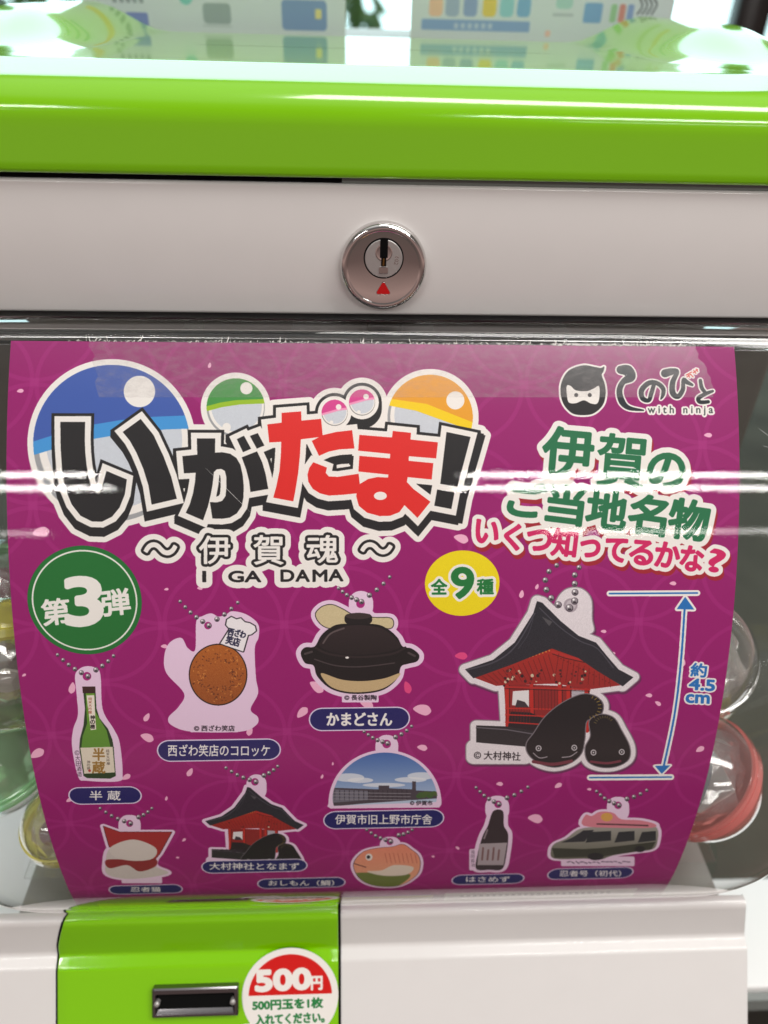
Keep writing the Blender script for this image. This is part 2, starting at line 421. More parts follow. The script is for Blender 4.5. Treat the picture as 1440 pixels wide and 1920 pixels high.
# --- title lettering -------------------------------------------------------------------------------
def Z(ox, oy, k): return lambda pts: np.asarray(pts, float) / k + (ox, oy)
z1, z2, z3, z4 = Z(40, 660, 4.235), Z(300, 740, 6), Z(470, 720, 6), Z(640, 760, 5.143)
i_left = z1([(310, 555), (507, 555), (504, 700), (508, 800), (518, 900), (545, 1035), (572, 1100), (600, 1122), (626, 1105), (650, 1040), (676, 945),
             (838, 1012), (822, 1130), (780, 1235), (720, 1308), (640, 1348), (560, 1345), (470, 1300), (400, 1210), (350, 1085), (325, 950), (312, 750)])
i_right = z1([(805, 635), (948, 532), (1050, 660), (1130, 830), (1190, 990), (1235, 1165), (1035, 1212), (1010, 1060), (970, 930), (915, 800), (862, 705)])
ka = z2([(415, 493), (622, 493), (618, 652), (700, 648), (790, 665), (860, 712), (905, 790), (930, 900), (942, 1020), (940, 1150), (920, 1255), (865, 1335),
         (785, 1383), (700, 1396), (590, 1393), (562, 1208), (640, 1212), (700, 1195), (738, 1140), (748, 1040), (746, 920), (730, 858), (690, 835), (640, 840),
         (607, 870), (592, 1010), (572, 1120), (540, 1255), (485, 1413), (290, 1330), (335, 1235), (372, 1110), (395, 980), (402, 878), (270, 885), (252, 692), (420, 675)])
ga3 = z2([(920, 705), (1092, 638), (1150, 760), (1190, 900), (1218, 1060), (1018, 1095), (1003, 970), (970, 840)])
gd1 = z2([(865, 500), (945, 462), (1025, 608), (935, 648)]); gd2 = z2([(1012, 465), (1100, 432), (1175, 572), (1090, 607)])
ta1 = z3([(188, 455), (350, 435), (350, 325), (568, 308), (572, 412), (793, 392), (812, 592), (565, 622), (555, 800), (535, 1000), (505, 1190), (480, 1320),
          (255, 1278), (290, 1150), (325, 980), (340, 800), (345, 650), (210, 658)])
ta2 = z3([(688, 640), (815, 575), (960, 540), (1142, 520), (1168, 725), (1000, 735), (880, 760), (770, 808)])
ta3 = z3([(705, 880), (858, 940), (845, 1000), (880, 1040), (980, 1045), (1215, 1010), (1240, 1225), (1050, 1245), (880, 1255), (780, 1230), (700, 1180), (650, 1100), (640, 1020), (660, 945)])
ma = z4([(175, 285), (490, 310), (497, 247), (672, 265), (668, 330), (932, 357), (915, 512), (652, 490), (650, 535), (888, 558), (872, 715), (640, 692), (632, 740),
         (700, 810), (860, 930), (735, 1085), (610, 962), (560, 1030), (470, 1065), (370, 1068), (250, 1035), (170, 970), (145, 880), (150, 810), (185, 755), (260, 710),
         (350, 692), (452, 697), (455, 668), (165, 638), (175, 487), (470, 512), (473, 468), (163, 437)])
ma_hole = z4(circ(377, 873, 62, 40))
ex1 = z4([(1015, 257), (1247, 305), (1120, 785), (955, 757)]); ex2 = z4([(925, 812), (1092, 840), (1062, 1000), (897, 968)])
cv.new_part('title_lettering')
def MT(p, r): return cv.fill(*mitre(A(p), r * PX))
core = [i_left, i_right, ka, ga3, gd1, gd2, ta1, ta2, ta3, ma, ex1, ex2]
b1 = (627.5, 774, 24.5); b2 = (679, 754.7, 24.5)
wh = cv.union(*[MT(p, 10.5) for p in core], F(circ(b1[0], b1[1], 31.5)), F(circ(b2[0], b2[1], 31.5)))
bk = [MT(p, 15.8) for p in core] + [F(circ(b1[0], b1[1], 37)), F(circ(b2[0], b2[1], 37))]
bk0 = cv.union(*bk); bk = cv.union(*[cv.shift(bk0, 0, k * PX) for k in (0, 3, 6, 9, 11.5)])
exs = cv.union(MT(np.r_[ex1[:2], ex2[1:3], ex2[3:], ex1[3:]], 15.8))
bk = cv.union(bk, cv.shift(exs, 5 * PX, 6 * PX), cv.shift(exs, 8 * PX, 9 * PX))
balls = [(209.3, 831.2, 147), (442, 764, 54.6), (806.7, 782.7, 80)]
bm_ = cv.union(*[F(circ(x, y, r + 11, n=90)) for x, y, r in balls])
allw = cv.union(D(bk, 10), bm_)
Pn(allw, INKW)
def capsule_print(x, y, r, top, band, tc_, bc_, hl, tilt):
    full = F(circ(x, y, r, n=90))
    Pn(full, (158, 160, 162)); Pn(F(circ(x + r * .02, y - r * .02, r * .955, n=90)), INKW); Pn(F(circ(x + r * .03, y - r * .04, r * .87, n=90)), (203, 209, 217), noise=5)
    Pn(cv.clip(F(band), full), bc_); Pn(cv.clip(F(top), full), tc_)
    Pn(F(circ(*hl)), INKW)
capsule_print(209.3, 831.2, 147, np.r_[z1([(60, 722)]), z1([(240, 665), (580, 575), (790, 540), (1040, 515), (1400, 500)]), [(380, 640), (40, 640)]],
              np.r_[z1([(60, 830), (240, 775), (575, 690), (800, 652), (1140, 615), (1400, 606)]), [(380, 640), (40, 640)]], (62, 92, 172), (66, 150, 216), (261.5, 734, 29.5), 0)
capsule_print(442, 764, 54.6, np.r_[z2([(480, 142), (680, 88), (850, 62), (1250, 45)]), [(510, 690), (370, 690)]],
              np.r_[z2([(480, 198), (700, 140), (900, 110), (1250, 96)]), [(510, 690), (370, 690)]], (66, 148, 66), (152, 190, 34), (462, 728, 11.5), 0)
capsule_print(806.7, 782.7, 80, np.r_[np.array([(700, 555), (960, 592), (1280, 720)]) / 3 + (480, 560), [(920, 690), (700, 690)]],
              np.r_[np.array([(700, 592), (900, 630), (1060, 688), (1280, 765)]) / 3 + (480, 560), [(920, 690), (700, 690)]], (232, 160, 36), (244, 208, 8), (854, 750.7, 17), 0)
Pn(F(circ(425, 801, 8)), INKW)
Pn(bk, INKB)
Pn(wh, INKW)
for p, c in ((i_left, INKB), (i_right, INKB), (ka, INKB), (ga3, INKB), (gd1, INKB), (gd2, INKB), (ta1, (222, 38, 34)), (ta2, (222, 38, 34)), (ta3, (222, 38, 34)), (ma, (222, 38, 34)), (ex1, INKB), (ex2, INKB)):
    Pn(F(p), c)
Pn(F(ma_hole), INKW)
for bx, by, r in (b1, b2):
    f = F(circ(bx, by, r)); Pn(f, (130, 130, 128)); Pn(F(circ(bx + .3, by - .6, r * .96)), INKW); Pn(F(circ(bx + .5, by - 1, r * .88)), (203, 209, 217), noise=5)
    Pn(cv.clip(F([(bx - 40, by + 10), (bx - 20, by + 4), (bx + 8, by - 4), (bx + 40, by - 8), (bx + 40, by - 50), (bx - 40, by - 50)]), f), (240, 150, 190))
    Pn(cv.clip(F([(bx - 40, by + 6), (bx - 20, by), (bx + 8, by - 8), (bx + 40, by - 12), (bx + 40, by - 50), (bx - 40, by - 50)]), f), (214, 64, 142))
    Pn(F(circ(bx + 7.5, by - 11, 5.2)), INKW); Pn(F(circ(bx - 6, by + 18, 3.6)), INKW)

# --- small title line ---------------------------------------------------------------------------------
cv.new_part('subtitle_lettering')
sub = [T(t, *b, bold=1.0) for t, b in (('伊', (374, 1005, 431, 1057)), ('賀', (476, 1004, 531, 1058)), ('魂', (576, 1004, 633, 1055)))]
til = [T('〜', 271, 1018, 331, 1040, bold=1.5), T('〜', 677, 1018, 735, 1038, bold=1.5)]
lat = [T('I', 380, 1071, 386, 1091, bold=.6), T('GA', 429, 1071, 489, 1091, bold=.9), T('D', 527, 1069, 551, 1090, bold=.9), T('A', 555, 1069, 580, 1090, bold=.9),
       T('M', 587, 1069, 613, 1090, bold=.9), T('A', 617, 1068, 643, 1089, bold=.9)]
su = cv.union(*sub, *til); la = cv.union(*lat)
Pn(cv.union(D(su, 15), D(la, 11)), INKW); Pn(D(su, 5), INKB); Pn(su, INKW); Pn(la, INKB)

# --- shop emblem ----------------------------------------------------------------------------------------
cv.new_part('shop_emblem')
z6 = Z(960, 560, 3)
face = sm(z6([(400, 375), (470, 385), (500, 390), (520, 382), (515, 410), (505, 430), (522, 480), (527, 540), (510, 600), (460, 645), (400, 655), (340, 645), (295, 600), (275, 540), (280, 470), (320, 405)]))
skin = sm(z6([(308, 492), (330, 490), (360, 515), (420, 520), (460, 505), (490, 492), (493, 550), (480, 590), (445, 590), (405, 572), (360, 588), (322, 585), (310, 550)]))
fm = F(face)
Pn(D(fm, 3.5), INKW); Pn(fm, INKB); Pn(F(skin), INKW)
for ex in (362, 438): Pn(F(circ(*z6([(ex, 542)])[0], 3.7)), INKB)
logo = [S(z6(p), np.array(w) / 2.2) for p, w in (
    ([(612, 400), (650, 405), (668, 440), (625, 470), (605, 520), (620, 580), (660, 615), (740, 628)], [34, 46, 40, 22, 24, 26, 18, 6]),
    ([(800, 480), (785, 530), (770, 572), (735, 560), (730, 515), (770, 475), (815, 475), (850, 505), (850, 540), (838, 565)], [16, 18, 16, 20, 22, 20, 18, 18, 16, 5]),
    ([(862, 420), (900, 410), (930, 412), (905, 470), (905, 530), (935, 550), (962, 510), (965, 455), (985, 470), (1015, 485)], [34, 28, 16, 22, 24, 20, 18, 14, 18, 10]),
    ([(1060, 460), (1068, 500), (1085, 525)], [14, 16, 14]),
    ([(1130, 520), (1090, 535), (1050, 560), (1060, 582), (1105, 580)], [10, 16, 18, 16, 14]))]
wn = T('w i t h   n i n j a', 1215, 761, 1337, 779, bold=.2)
lg = cv.union(*logo)
Pn(cv.union(D(lg, 3), D(wn, 3.5)), INKW); Pn(lg, (26, 34, 40)); Pn(wn, (60, 70, 70))
hs = [S(z6(p), 1.9, smooth=False) for p in (([(985, 440), (1005, 425)], [(990, 425), (1000, 442)], [(1005, 425), (1020, 440)], [(1020, 418), (1045, 398)], [(1022, 402), (1035, 420)], [(1036, 395), (1046, 410)], [(980, 430), (1012, 412)]))]
hm = cv.union(*hs); Pn(D(hm, 2.6), INKW); Pn(hm, (214, 52, 46))

# --- slogan -------------------------------------------------------------------------------------------------
cv.new_part('slogan_lettering')
g1 = [('伊', (1019, 803, 1111, 895), 5), ('賀', (1121, 816, 1211, 914), 5), ('の', (1216, 851, 1283, 914), 7),
      ('ご', (955, 906, 1021, 968), 7), ('当', (1027, 911, 1094, 982), 7), ('地', (1102, 921, 1174, 990), 7), ('名', (1181, 930, 1249, 1001), 8), ('物', (1256, 938, 1328, 1011), 8)]
g2 = [('い', (893, 977, 934, 1018)), ('く', (947, 983, 975, 1030)), ('つ', (989, 994, 1033, 1032)), ('知', (1036, 993, 1081, 1043)), ('っ', (1089, 1013, 1124, 1044)),
      ('て', (1136, 1010, 1174, 1052)), ('る', (1182, 1014, 1224, 1058)), ('か', (1230, 1018, 1274, 1063)), ('な', (1277, 1025, 1318, 1070)), ('?', (1331, 1031, 1358, 1072))]
m1 = cv.union(*[T(t, *b, rot=r, bold=2.8 if t not in '賀' else 2.2) for t, b, r in g1])
m2 = cv.union(*[T(t, *b, rot=7, bold=2.0) for t, b in g2])
w12 = cv.union(D(m1, 10), D(m2, 8))
Pn(cv.union(cv.shift(w12, 3 * PX, 8 * PX), cv.shift(w12, 2 * PX, 4 * PX)), (160, 28, 44)); Pn(w12, INKW)
Pn(m1, (26, 112, 70)); Pn(m2, (206, 26, 96))

# --- round badge, oval badge ------------------------------------------------------------------------
def Cmm(x, y, r, **k):
    c = A([(x, y)])[0]; return circ(c[0], c[1], r, n=96, **k)
cv.new_part('round_badge')
Pn(cv.fill(Cmm(159, 1127, 17.9)), (24, 112, 46)); Pn(cv.fill(Cmm(159, 1127, 16.55)), INKW); Pn(cv.fill(Cmm(159, 1127, 16.05)), (24, 112, 46))
Pn(cv.union(T('第', 79, 1123, 130, 1171, rot=-6, bold=1.5), T('弾', 191, 1105, 243, 1153, rot=-6, bold=1.5), T('3', 124, 1084, 189, 1171, rot=-3, bold=4.6)), INKW)
cv.new_part('oval_badge')
oc = A([(867, 1094)])[0]
Pn(cv.fill(circ(oc[0], oc[1], 12.2, 10.9, n=96)), (238, 216, 10), noise=3)
z9 = cv.union(T('全', 809, 1086, 838, 1114, bold=1.2), T('種', 895, 1086, 925, 1114, bold=1.0), T('9', 848, 1065, 887, 1121, bold=2.4))
Pn(D(z9, 5), INKW); Pn(z9, (22, 118, 54))

# --- size arrow -----------------------------------------------------------------------------------------------
cv.new_part('size_arrow')
BL = (30, 112, 186)
ln = [[(1143, 1113), (1308, 1112)], [(1106, 1458), (1259, 1457)]]
ar = [(1284, 1140), (1277, 1240), (1265, 1340), (1244, 1440)]
heads = [[(1285, 1119), (1269, 1142), (1302, 1143)], [(1241, 1451), (1228, 1436), (1257, 1435)]]
wm = [S(l, 11) for l in ln] + [S(ar, 11)] + [D(F(h), 4) for h in heads]
yk = cv.union(T('約', 1296, 1244, 1325, 1269, rot=4, bold=1.1), T('4.5', 1293, 1274, 1340, 1294, rot=4, bold=1.6), T('cm', 1287, 1303, 1330, 1318, rot=3, bold=1.6))
Pn(cv.union(*wm, D(yk, 3.2)), INKW)
for l in ln: Pn(S(l, 3), BL)
Pn(S(ar, 4), BL); Pn(cv.union(*[F(h) for h in heads]), BL); Pn(yk, BL)

# --- the charms ---------------------------------------------------------------------------------------------------
PALE = (232, 204, 228); NAVY = (26, 26, 96)
def chain(pts, n, r=5.0):
    p = sm(pts, 12, False); L = np.r_[0, np.cumsum(np.linalg.norm(np.diff(p, axis=0), axis=1))]
    for k in range(n):
        x, y = (np.interp(L[-1] * k / max(1, n - 1), L, p[:, i]) for i in (0, 1))
        q = r * (.7 + .3 * (k / max(1, n - 1)))
        Pn(F(circ(x, y, q)), (70, 58, 70)); Pn(F(circ(x - .3, y - .6, q * .82)), (150, 142, 148)); Pn(F(circ(x, y + q * .35, q * .5, q * .28)), (52, 44, 52))
        Pn(F(circ(x - q * .3, y - q * .4, q * .3)), (250, 248, 248))
def hang(cx, cy, l, rt, tabh=34, tw=24):
    """tab with a hole, bead chain either side"""
    Pn(F(rr(cx - tw, cy - 14, cx + tw, cy + tabh, min(tw, 22))), PALE); Pn(F(circ(cx, cy + 3, 8.5)), (168, 30, 120))
def beads(cx, cy, l, rt, r=5.0): chain([l, ((l[0] + cx) / 2 - 2, (l[1] + cy) / 2 + 4), (cx + 2, cy + 4)], 6, r); chain([rt, ((rt[0] + cx + 16) / 2 + 1, (rt[1] + cy - 8) / 2 + 2), (cx + 17, cy - 8)], 4, r)
def plate(x0, y0, x1, y1, t, rot=0, pad=.17, bold=.5, col=NAVY):
    cv.new_part('caption_plate')
    c0, c1 = A([(x0, (y0 + y1) / 2)])[0], A([(x1, (y0 + y1) / 2)])[0]; s0, s1 = A([((x0 + x1) / 2, y0)])[0][1], A([((x0 + x1) / 2, y1)])[0][1]
    def pl(g): 
        q = rr(-(c1[0] - c0[0]) / 2 - g, -(s1 - s0) / 2 - g, (c1[0] - c0[0]) / 2 + g, (s1 - s0) / 2 + g, (s1 - s0) / 2 + g - .02)
        a = math.radians(rot); return q @ np.array([[math.cos(a), math.sin(a)], [-math.sin(a), math.cos(a)]]) + ((c0[0] + c1[0]) / 2, (s0 + s1) / 2)
    Pn(cv.fill(pl(0)), (226, 214, 236)); Pn(cv.fill(pl(-.45)), col)
    w = x1 - x0; h = y1 - y0
    Pn(T(t, x0 + w * pad, y0 + h * .24, x1 - w * pad, y1 - h * .22, rot=rot, bold=bold), INKW)
def credit(t, x0, y0, x1, y1, rot=0, bg=True):
    if bg: Pn(F(rr(x0 - 5, y0 - 4, x1 + 5, y1 + 4, 3)), PALE)
    Pn(T(t, x0, y0, x1, y1, rot=rot, bold=.25), (50, 40, 52))

q4 = Z(0, 1200, 3); q5 = Z(480, 1200, 3); q2 = Z(480, 900, 3); q1 = Z(0, 900, 3)
# sake bottle
cv.new_part('charm_picture')
Pn(F(sm(q4([(422, 200), (450, 160), (492, 147), (540, 158), (566, 200), (578, 390), (640, 500), (674, 580), (690, 750), (665, 795), (490, 792), (440, 770), (405, 600), (412, 500), (438, 420), (430, 300)]))), PALE)
Pn(F(circ(163, 1268, 8)), (168, 30, 120))
bt = q4([(463, 262), (536, 262), (538, 300), (543, 385), (560, 440), (608, 500), (632, 560), (640, 605), (652, 765), (620, 780), (490, 777), (470, 765), (446, 605), (450, 555), (470, 480), (478, 390), (470, 300)])
Pn(F(bt), (30, 60, 24)); Pn(cv.clip(F(q4([(482, 300), (532, 300), (535, 400), (600, 510), (622, 600), (630, 700), (500, 700), (458, 600), (465, 540), (490, 470)])), F(bt)), (106, 152, 48), col2=(84, 138, 44))
Pn(F(q4([(463, 262), (536, 262), (536, 298), (466, 300)])), (58, 32, 30))
Pn(F(q4([(487, 312), (530, 310), (541, 503), (511, 507)])), (236, 226, 212))
for k, ch in enumerate('純米大吟醸'): Pn(T(ch, *(np.array((497, 322 + k * 19, 517, 339 + k * 19)) / 3 + (0, 1200, 0, 1200))), (150, 60, 40))
for k, ch in enumerate('神の穂'): Pn(T(ch, *(np.array((508, 424 + k * 26, 534, 447 + k * 26)) / 3 + (0, 1200, 0, 1200)), bold=.2), (40, 36, 36))
Pn(F(q4([(452, 606), (634, 601), (646, 745), (474, 752)])), (222, 212, 192), noise=4)
Pn(cv.union(T('半', 174, 1403, 196, 1426, bold=.7), T('蔵', 173, 1428, 197, 1450, bold=.7)), (150, 112, 44))
for k, ch in enumerate('純米大吟醸'): Pn(T(ch, 199 + k * .3, 1405 + k * 6, 205 + k * .3, 1410.5 + k * 6), (60, 50, 46))
for k, ch in enumerate('神の穂'): Pn(T(ch, 163, 1426 + k * 6, 169, 1431.5 + k * 6), (60, 50, 46))
Pn(F(circ(168, 1445, 2.6)), (180, 60, 50))
for k, ch in enumerate('©大田酒造'): Pn(T(ch, 140 + k * 1.2, 1407 + k * 10, 149 + k * 1.2, 1416 + k * 10), (60, 44, 60))
beads(163, 1264, (108, 1228), (213, 1230))
plate(128, 1475, 266, 1508, '半 蔵', pad=.29)
# croquette under a cook's hat
cv.new_part('charm_picture')
Pn(F(sm([(368, 1165), (380, 1155), (396, 1150), (410, 1156), (424, 1152), (436, 1146), (462, 1152), (484, 1170), (485, 1195), (478, 1215), (480, 1270), (484, 1300), (470, 1330), (484, 1345), (480, 1360), (450, 1372), (360, 1372), (322, 1360), (316, 1345), (335, 1325), (345, 1300), (312, 1262), (308, 1230), (318, 1205), (340, 1196), (352, 1215), (366, 1218)])), PALE)
Pn(F(circ(390, 1173, 7)), (168, 30, 120))
Pn(F(sm(circ(409, 1265, 55, 58))), (30, 18, 14)); Pn(F(circ(409, 1265, 53, 56)), (176, 96, 34), col2=(150, 78, 30), noise=8)
for k in range(150):
    a = random.uniform(0, 2 * PI); r = random.uniform(.25, .95) ** .6; x, y = 409 + 50 * r * math.cos(a), 1265 + 53 * r * math.sin(a)
    b = random.uniform(0, PI); d = random.uniform(1.5, 3.6) * (1.25 if x > 425 else .8)
    Pn(S([(x, y), (x + d * math.cos(b), y + d * math.sin(b))], 1.5, smooth=False), (98, 46, 20) if random.random() < .6 else (206, 130, 60))
hat = q1([(1292, 838), (1272, 815), (1278, 785), (1302, 770), (1330, 784), (1355, 778), (1378, 800), (1405, 805), (1434, 822), (1440, 848), (1415, 868), (1395, 872), (1368, 965), (1240, 920)])
Pn(D(F(hat), 2.2), (30, 26, 34)); Pn(F(hat), (238, 234, 236))
Pn(cv.union(T('西ざわ', 428, 1180, 461, 1194, rot=13, bold=.7), T('笑店', 424, 1194, 450, 1210, rot=15, bold=.7)), (40, 40, 70))
Pn(F(rr(356, 1358, 448, 1373, 3)), PALE); credit('© 西ざわ笑店', 364, 1360, 440, 1371, bg=False)
beads(390, 1169, (338, 1128), (446, 1130))
plate(294, 1386, 527, 1427, '西ざわ笑店のコロッケ', pad=.09)
# earthen rice pot
cv.new_part('charm_picture')
pot = sm([(564, 1225), (572, 1214), (590, 1212), (602, 1192), (618, 1178), (640, 1170), (700, 1170), (725, 1178), (745, 1195), (755, 1212), (772, 1216), (786, 1228), (782, 1240), (764, 1245), (752, 1250), (745, 1272), (722, 1292), (690, 1300), (650, 1300), (618, 1290), (595, 1268), (588, 1248), (572, 1243)])
spoon = sm([(592, 1152), (604, 1138), (622, 1134), (642, 1142), (665, 1154), (700, 1158), (734, 1160), (732, 1178), (690, 1170), (650, 1170), (622, 1178), (602, 1170)])
u_ = cv.union(F(pot), F(spoon), F(circ(672, 1160, 26, 12)))
Pn(cv.union(D(u_, 9), F(rr(654, 1108, 700, 1160, 22)), F(rr(641, 1298, 710, 1317, 2))), PALE); Pn(F(circ(676, 1132, 8)), (168, 30, 120))
Pn(D(F(spoon), 1.5), INKB); Pn(F(spoon), (206, 190, 148), noise=6)
Pn(F(pot), (18, 14, 16))
Pn(F(sm([(602, 1262), (640, 1274), (680, 1277), (720, 1272), (750, 1262), (742, 1275), (720, 1290), (690, 1297), (650, 1297), (618, 1286)])), (196, 170, 126), noise=5)
Pn(F(sm([(600, 1212), (612, 1192), (640, 1176), (675, 1172), (715, 1178), (740, 1196), (750, 1214), (700, 1226), (640, 1226)])), (44, 32, 34), col2=(30, 22, 24))
Pn(S([(606, 1206), (620, 1188), (645, 1178)], 3), (92, 80, 80)); Pn(S([(592, 1215), (620, 1227), (676, 1232), (735, 1226), (760, 1214)], 4), (40, 30, 32)); Pn(S([(590, 1236), (630, 1248), (680, 1250), (740, 1243)], 2.4), (66, 56, 58))
Pn(S([(572, 1226), (585, 1222)], 4), (70, 60, 62)); Pn(S([(766, 1224), (778, 1230)], 4), (70, 60, 62))
Pn(F(rr(646, 1151, 698, 1170, 8)), (24, 18, 20)); Pn(F(circ(672, 1155, 24, 6)), (56, 44, 44)); Pn(F(circ(651, 1233, 3.5, 2)), (235, 230, 225))
credit('© 長谷製陶', 646, 1303, 706, 1313, bg=False)
beads(676, 1124, (635, 1103), (731, 1082))
plate(579, 1326, 769, 1370, 'かまどさん', pad=.18, bold=1.0)
# town hall in a half disc
cv.new_part('charm_picture')
Pn(cv.union(F(np.r_[circ(722, 1506, 106, 100, n=60, a0=180, a1=360), [(828, 1508), (824, 1514), (620, 1516), (614, 1512)]]), F(rr(704, 1378, 747, 1425, 20))), PALE); Pn(F(circ(725, 1395, 8)), (168, 30, 120))
hd = F(np.r_[circ(722, 1504, 99, 93, n=60, a0=184, a1=352), [(818, 1504), (626, 1511)]])
Pn(hd, (62, 102, 168), col2=(190, 204, 222))
for cxx, cyy, rx, ry in ((655, 1458, 28, 8), (676, 1463, 24, 5), (790, 1455, 26, 7), (770, 1462, 30, 5), (720, 1472, 40, 4)): Pn(cv.clip(F(circ(cxx, cyy, rx, ry)), hd), (228, 230, 234), alpha=.8)
Pn(cv.clip(F([(624, 1477), (710, 1480), (710, 1473), (730, 1473), (730, 1478), (773, 1480), (773, 1465), (780, 1465), (780, 1482), (818, 1484), (820, 1497), (690, 1506), (624, 1512)]), hd), (74, 66, 74))
Pn(cv.clip(F([(624, 1480), (690, 1483), (690, 1500), (624, 1505)]), hd), (112, 110, 122))
for k in range(16): Pn(cv.clip(S([(628 + k * 9, 1482), (628 + k * 9, 1500)], 1.4, smooth=False), hd), (52, 46, 54))
for yy in (1486, 1492, 1498): Pn(cv.clip(S([(624, yy), (770, yy + 2)], 1.0, smooth=False), hd), (150, 146, 152))
for k in range(9): Pn(cv.clip(F(circ(786 + k * 4, 1490 + random.uniform(-3, 3), 6, 4)), hd), (58 + random.randint(0, 20), 96, 50))
credit('© 伊賀市', 769, 1501, 811, 1510, bg=False)
beads(725, 1390, (683, 1372), (772, 1362), 4.6)
plate(606, 1519, 833, 1553, '伊賀市旧上野市庁舎', pad=.1)
# shrine hall with two catfish, small then large
def shrine(f, k):
    roof = f([(872, 1255), (925, 1237), (965, 1205), (1000, 1150), (1007, 1127), (1017, 1130), (1052, 1165), (1085, 1192), (1118, 1205), (1140, 1232), (1160, 1255), (1188, 1270), (1168, 1287), (1120, 1258), (1085, 1234), (1035, 1216), (960, 1246), (888, 1272)])
    und = f([(888, 1270), (960, 1244), (1035, 1214), (1085, 1232), (1120, 1256), (1164, 1285), (1110, 1292), (1040, 1282), (960, 1284), (930, 1286)])
    hall = f([(945, 1282), (1106, 1288), (1104, 1372), (950, 1368)])
    base = f([(893, 1360), (950, 1362), (1010, 1372), (1010, 1402), (893, 1392)])
    c1 = sm(f([(1088, 1303), (1112, 1304), (1128, 1316), (1130, 1332), (1120, 1346), (1100, 1352), (1096, 1385), (1090, 1412), (1070, 1430), (1040, 1438), (1010, 1430), (991, 1413), (988, 1394), (1002, 1374), (1022, 1345), (1052, 1320)]))
    c2 = sm(f([(1106, 1352), (1126, 1340), (1150, 1346), (1164, 1368), (1180, 1400), (1178, 1424), (1155, 1437), (1126, 1438), (1103, 1427), (1098, 1402), (1108, 1380)]))
    ms = [F(q) for q in (roof, und, hall, base, c1, c2)]
    whole = cv.union(*ms, F(f(rr(885, 1395, 990, 1424, 5))))
    return roof, und, hall, base, c1, c2, whole
def shrine_art(f, k):
    roof, und, hall, base, c1, c2, whole = shrine(f, k)
    Pn(F(hall), (140, 34, 34))
    for x in (951, 997, 1050, 1066, 1100): Pn(S(f([(x, 1285), (x + 1, 1370)]), 8 * k, smooth=False), (186, 40, 34)); Pn(S(f([(x + 4, 1285), (x + 5, 1370)]), 1.5 * k, smooth=False), (60, 20, 22))
    Pn(F(f([(962, 1296), (992, 1294), (992, 1326), (960, 1322)])), (226, 222, 222)); Pn(F(f([(970, 1312), (984, 1316), (992, 1326), (966, 1326)])), (60, 50, 56))
    Pn(F(f([(958, 1334), (995, 1336), (1030, 1352), (1000, 1372), (952, 1366)])), (34, 26, 32))
    Pn(F(f([(1072, 1290), (1096, 1292), (1096, 1316), (1072, 1312)])), (178, 172, 180), noise=10)
    Pn(F(und), (168, 40, 30), col2=(150, 34, 34))
    for q in range(22): Pn(F(f(circ(900 + q * 6.2, 1262 - q * 2.0, 1.5))), (214, 130, 60))
    for q in range(17): Pn(F(f(circ(1046 + q * 6, 1232 + q * 3.0, 1.4))), (120, 24, 24))
    Pn(S(f([(1036, 1222), (1060, 1230), (1096, 1238)]), 5 * k, smooth=False), (178, 44, 40)); Pn(S(f([(1036, 1226), (1060, 1234), (1096, 1242)]), 1.3 * k, smooth=False), (50, 18, 20))
    for q in range(46 if k > .8 else 14):
        x, y = random.uniform(945, 1108), random.uniform(1254, 1286); Pn(F(f(circ(x, y, random.uniform(1.2, 3.2)))), random.choice([(62, 26, 28), (206, 188, 160), (96, 30, 30), (46, 22, 26)]))
    if k > .8:
        for q in range(9): Pn(S(f([(950 + q * 5.5, 1326), (949 + q * 5.5, 1356)]), 1.1, smooth=False), (96, 26, 28))
        for y0, y1 in ((1328, 1330), (1340, 1344), (1354, 1360)): Pn(S(f([(948, y0), (1046, y1)]), 2.2, smooth=False), (190, 44, 38))
        for q in range(7): Pn(S(f([(1010 + q * 6, 1292), (1010 + q * 6, 1330)]), 1.0, smooth=False), (92, 24, 26))
        Pn(S(f([(948, 1288), (1106, 1293)]), 3.2, smooth=False), (176, 40, 36)); Pn(S(f([(948, 1291), (1106, 1296)]), 1.2, smooth=False), (50, 18, 22))
    for q in range(14): Pn(S(f([(905 + q * 9.5, 1268 - q * 3.1), (925 + q * 9.0, 1282 - q * .6)]), 1.2 * k, smooth=False), (112, 24, 24))
    for q in range(11): Pn(S(f([(1048 + q * 9.5, 1226 + q * 4.6), (1040 + q * 10.5, 1276 + q * 1.2)]), 1.2 * k, smooth=False), (112, 24, 24))
    Pn(F(roof), (38, 38, 46), noise=5)
    Pn(S(f([(1012, 1140), (1050, 1176), (1088, 1202), (1120, 1216), (1150, 1252)]), 1.8 * k), (74, 72, 82)); Pn(S(f([(1000, 1160), (990, 1190), (972, 1216)]), 1.4 * k), (62, 60, 70))
    Pn(S(f([(876, 1256), (930, 1240), (968, 1210), (1003, 1150)]), 2.5 * k), (72, 70, 80)); Pn(F(f([(1016, 1156), (1036, 1166), (1030, 1174)])), (80, 78, 82))
    Pn(F(base), (40, 38, 42), noise=4); Pn(S(f([(893, 1364), (950, 1368), (1010, 1378)]), 2 * k, smooth=False), (104, 98, 106))
    for c in (c1, c2): Pn(D(F(c), 2.2 * k), (120, 112, 118)); Pn(F(c), (24, 22, 26))
    for x in range(9): 
        a = math.radians(-70 + x * 19); Pn(S(f([(1104 + 18 * math.cos(a), 1326 + 18 * math.sin(a)), (1104 + 24 * math.cos(a), 1326 + 22 * math.sin(a))]), 1.3 * k, smooth=False), (150, 124, 56))
        a = math.radians(-150 + x * 13); Pn(S(f([(1133 + 17 * math.cos(a), 1366 + 20 * math.sin(a)), (1133 + 22 * math.cos(a), 1366 + 24 * math.sin(a))]), 1.0 * k, smooth=False), (120, 104, 60))
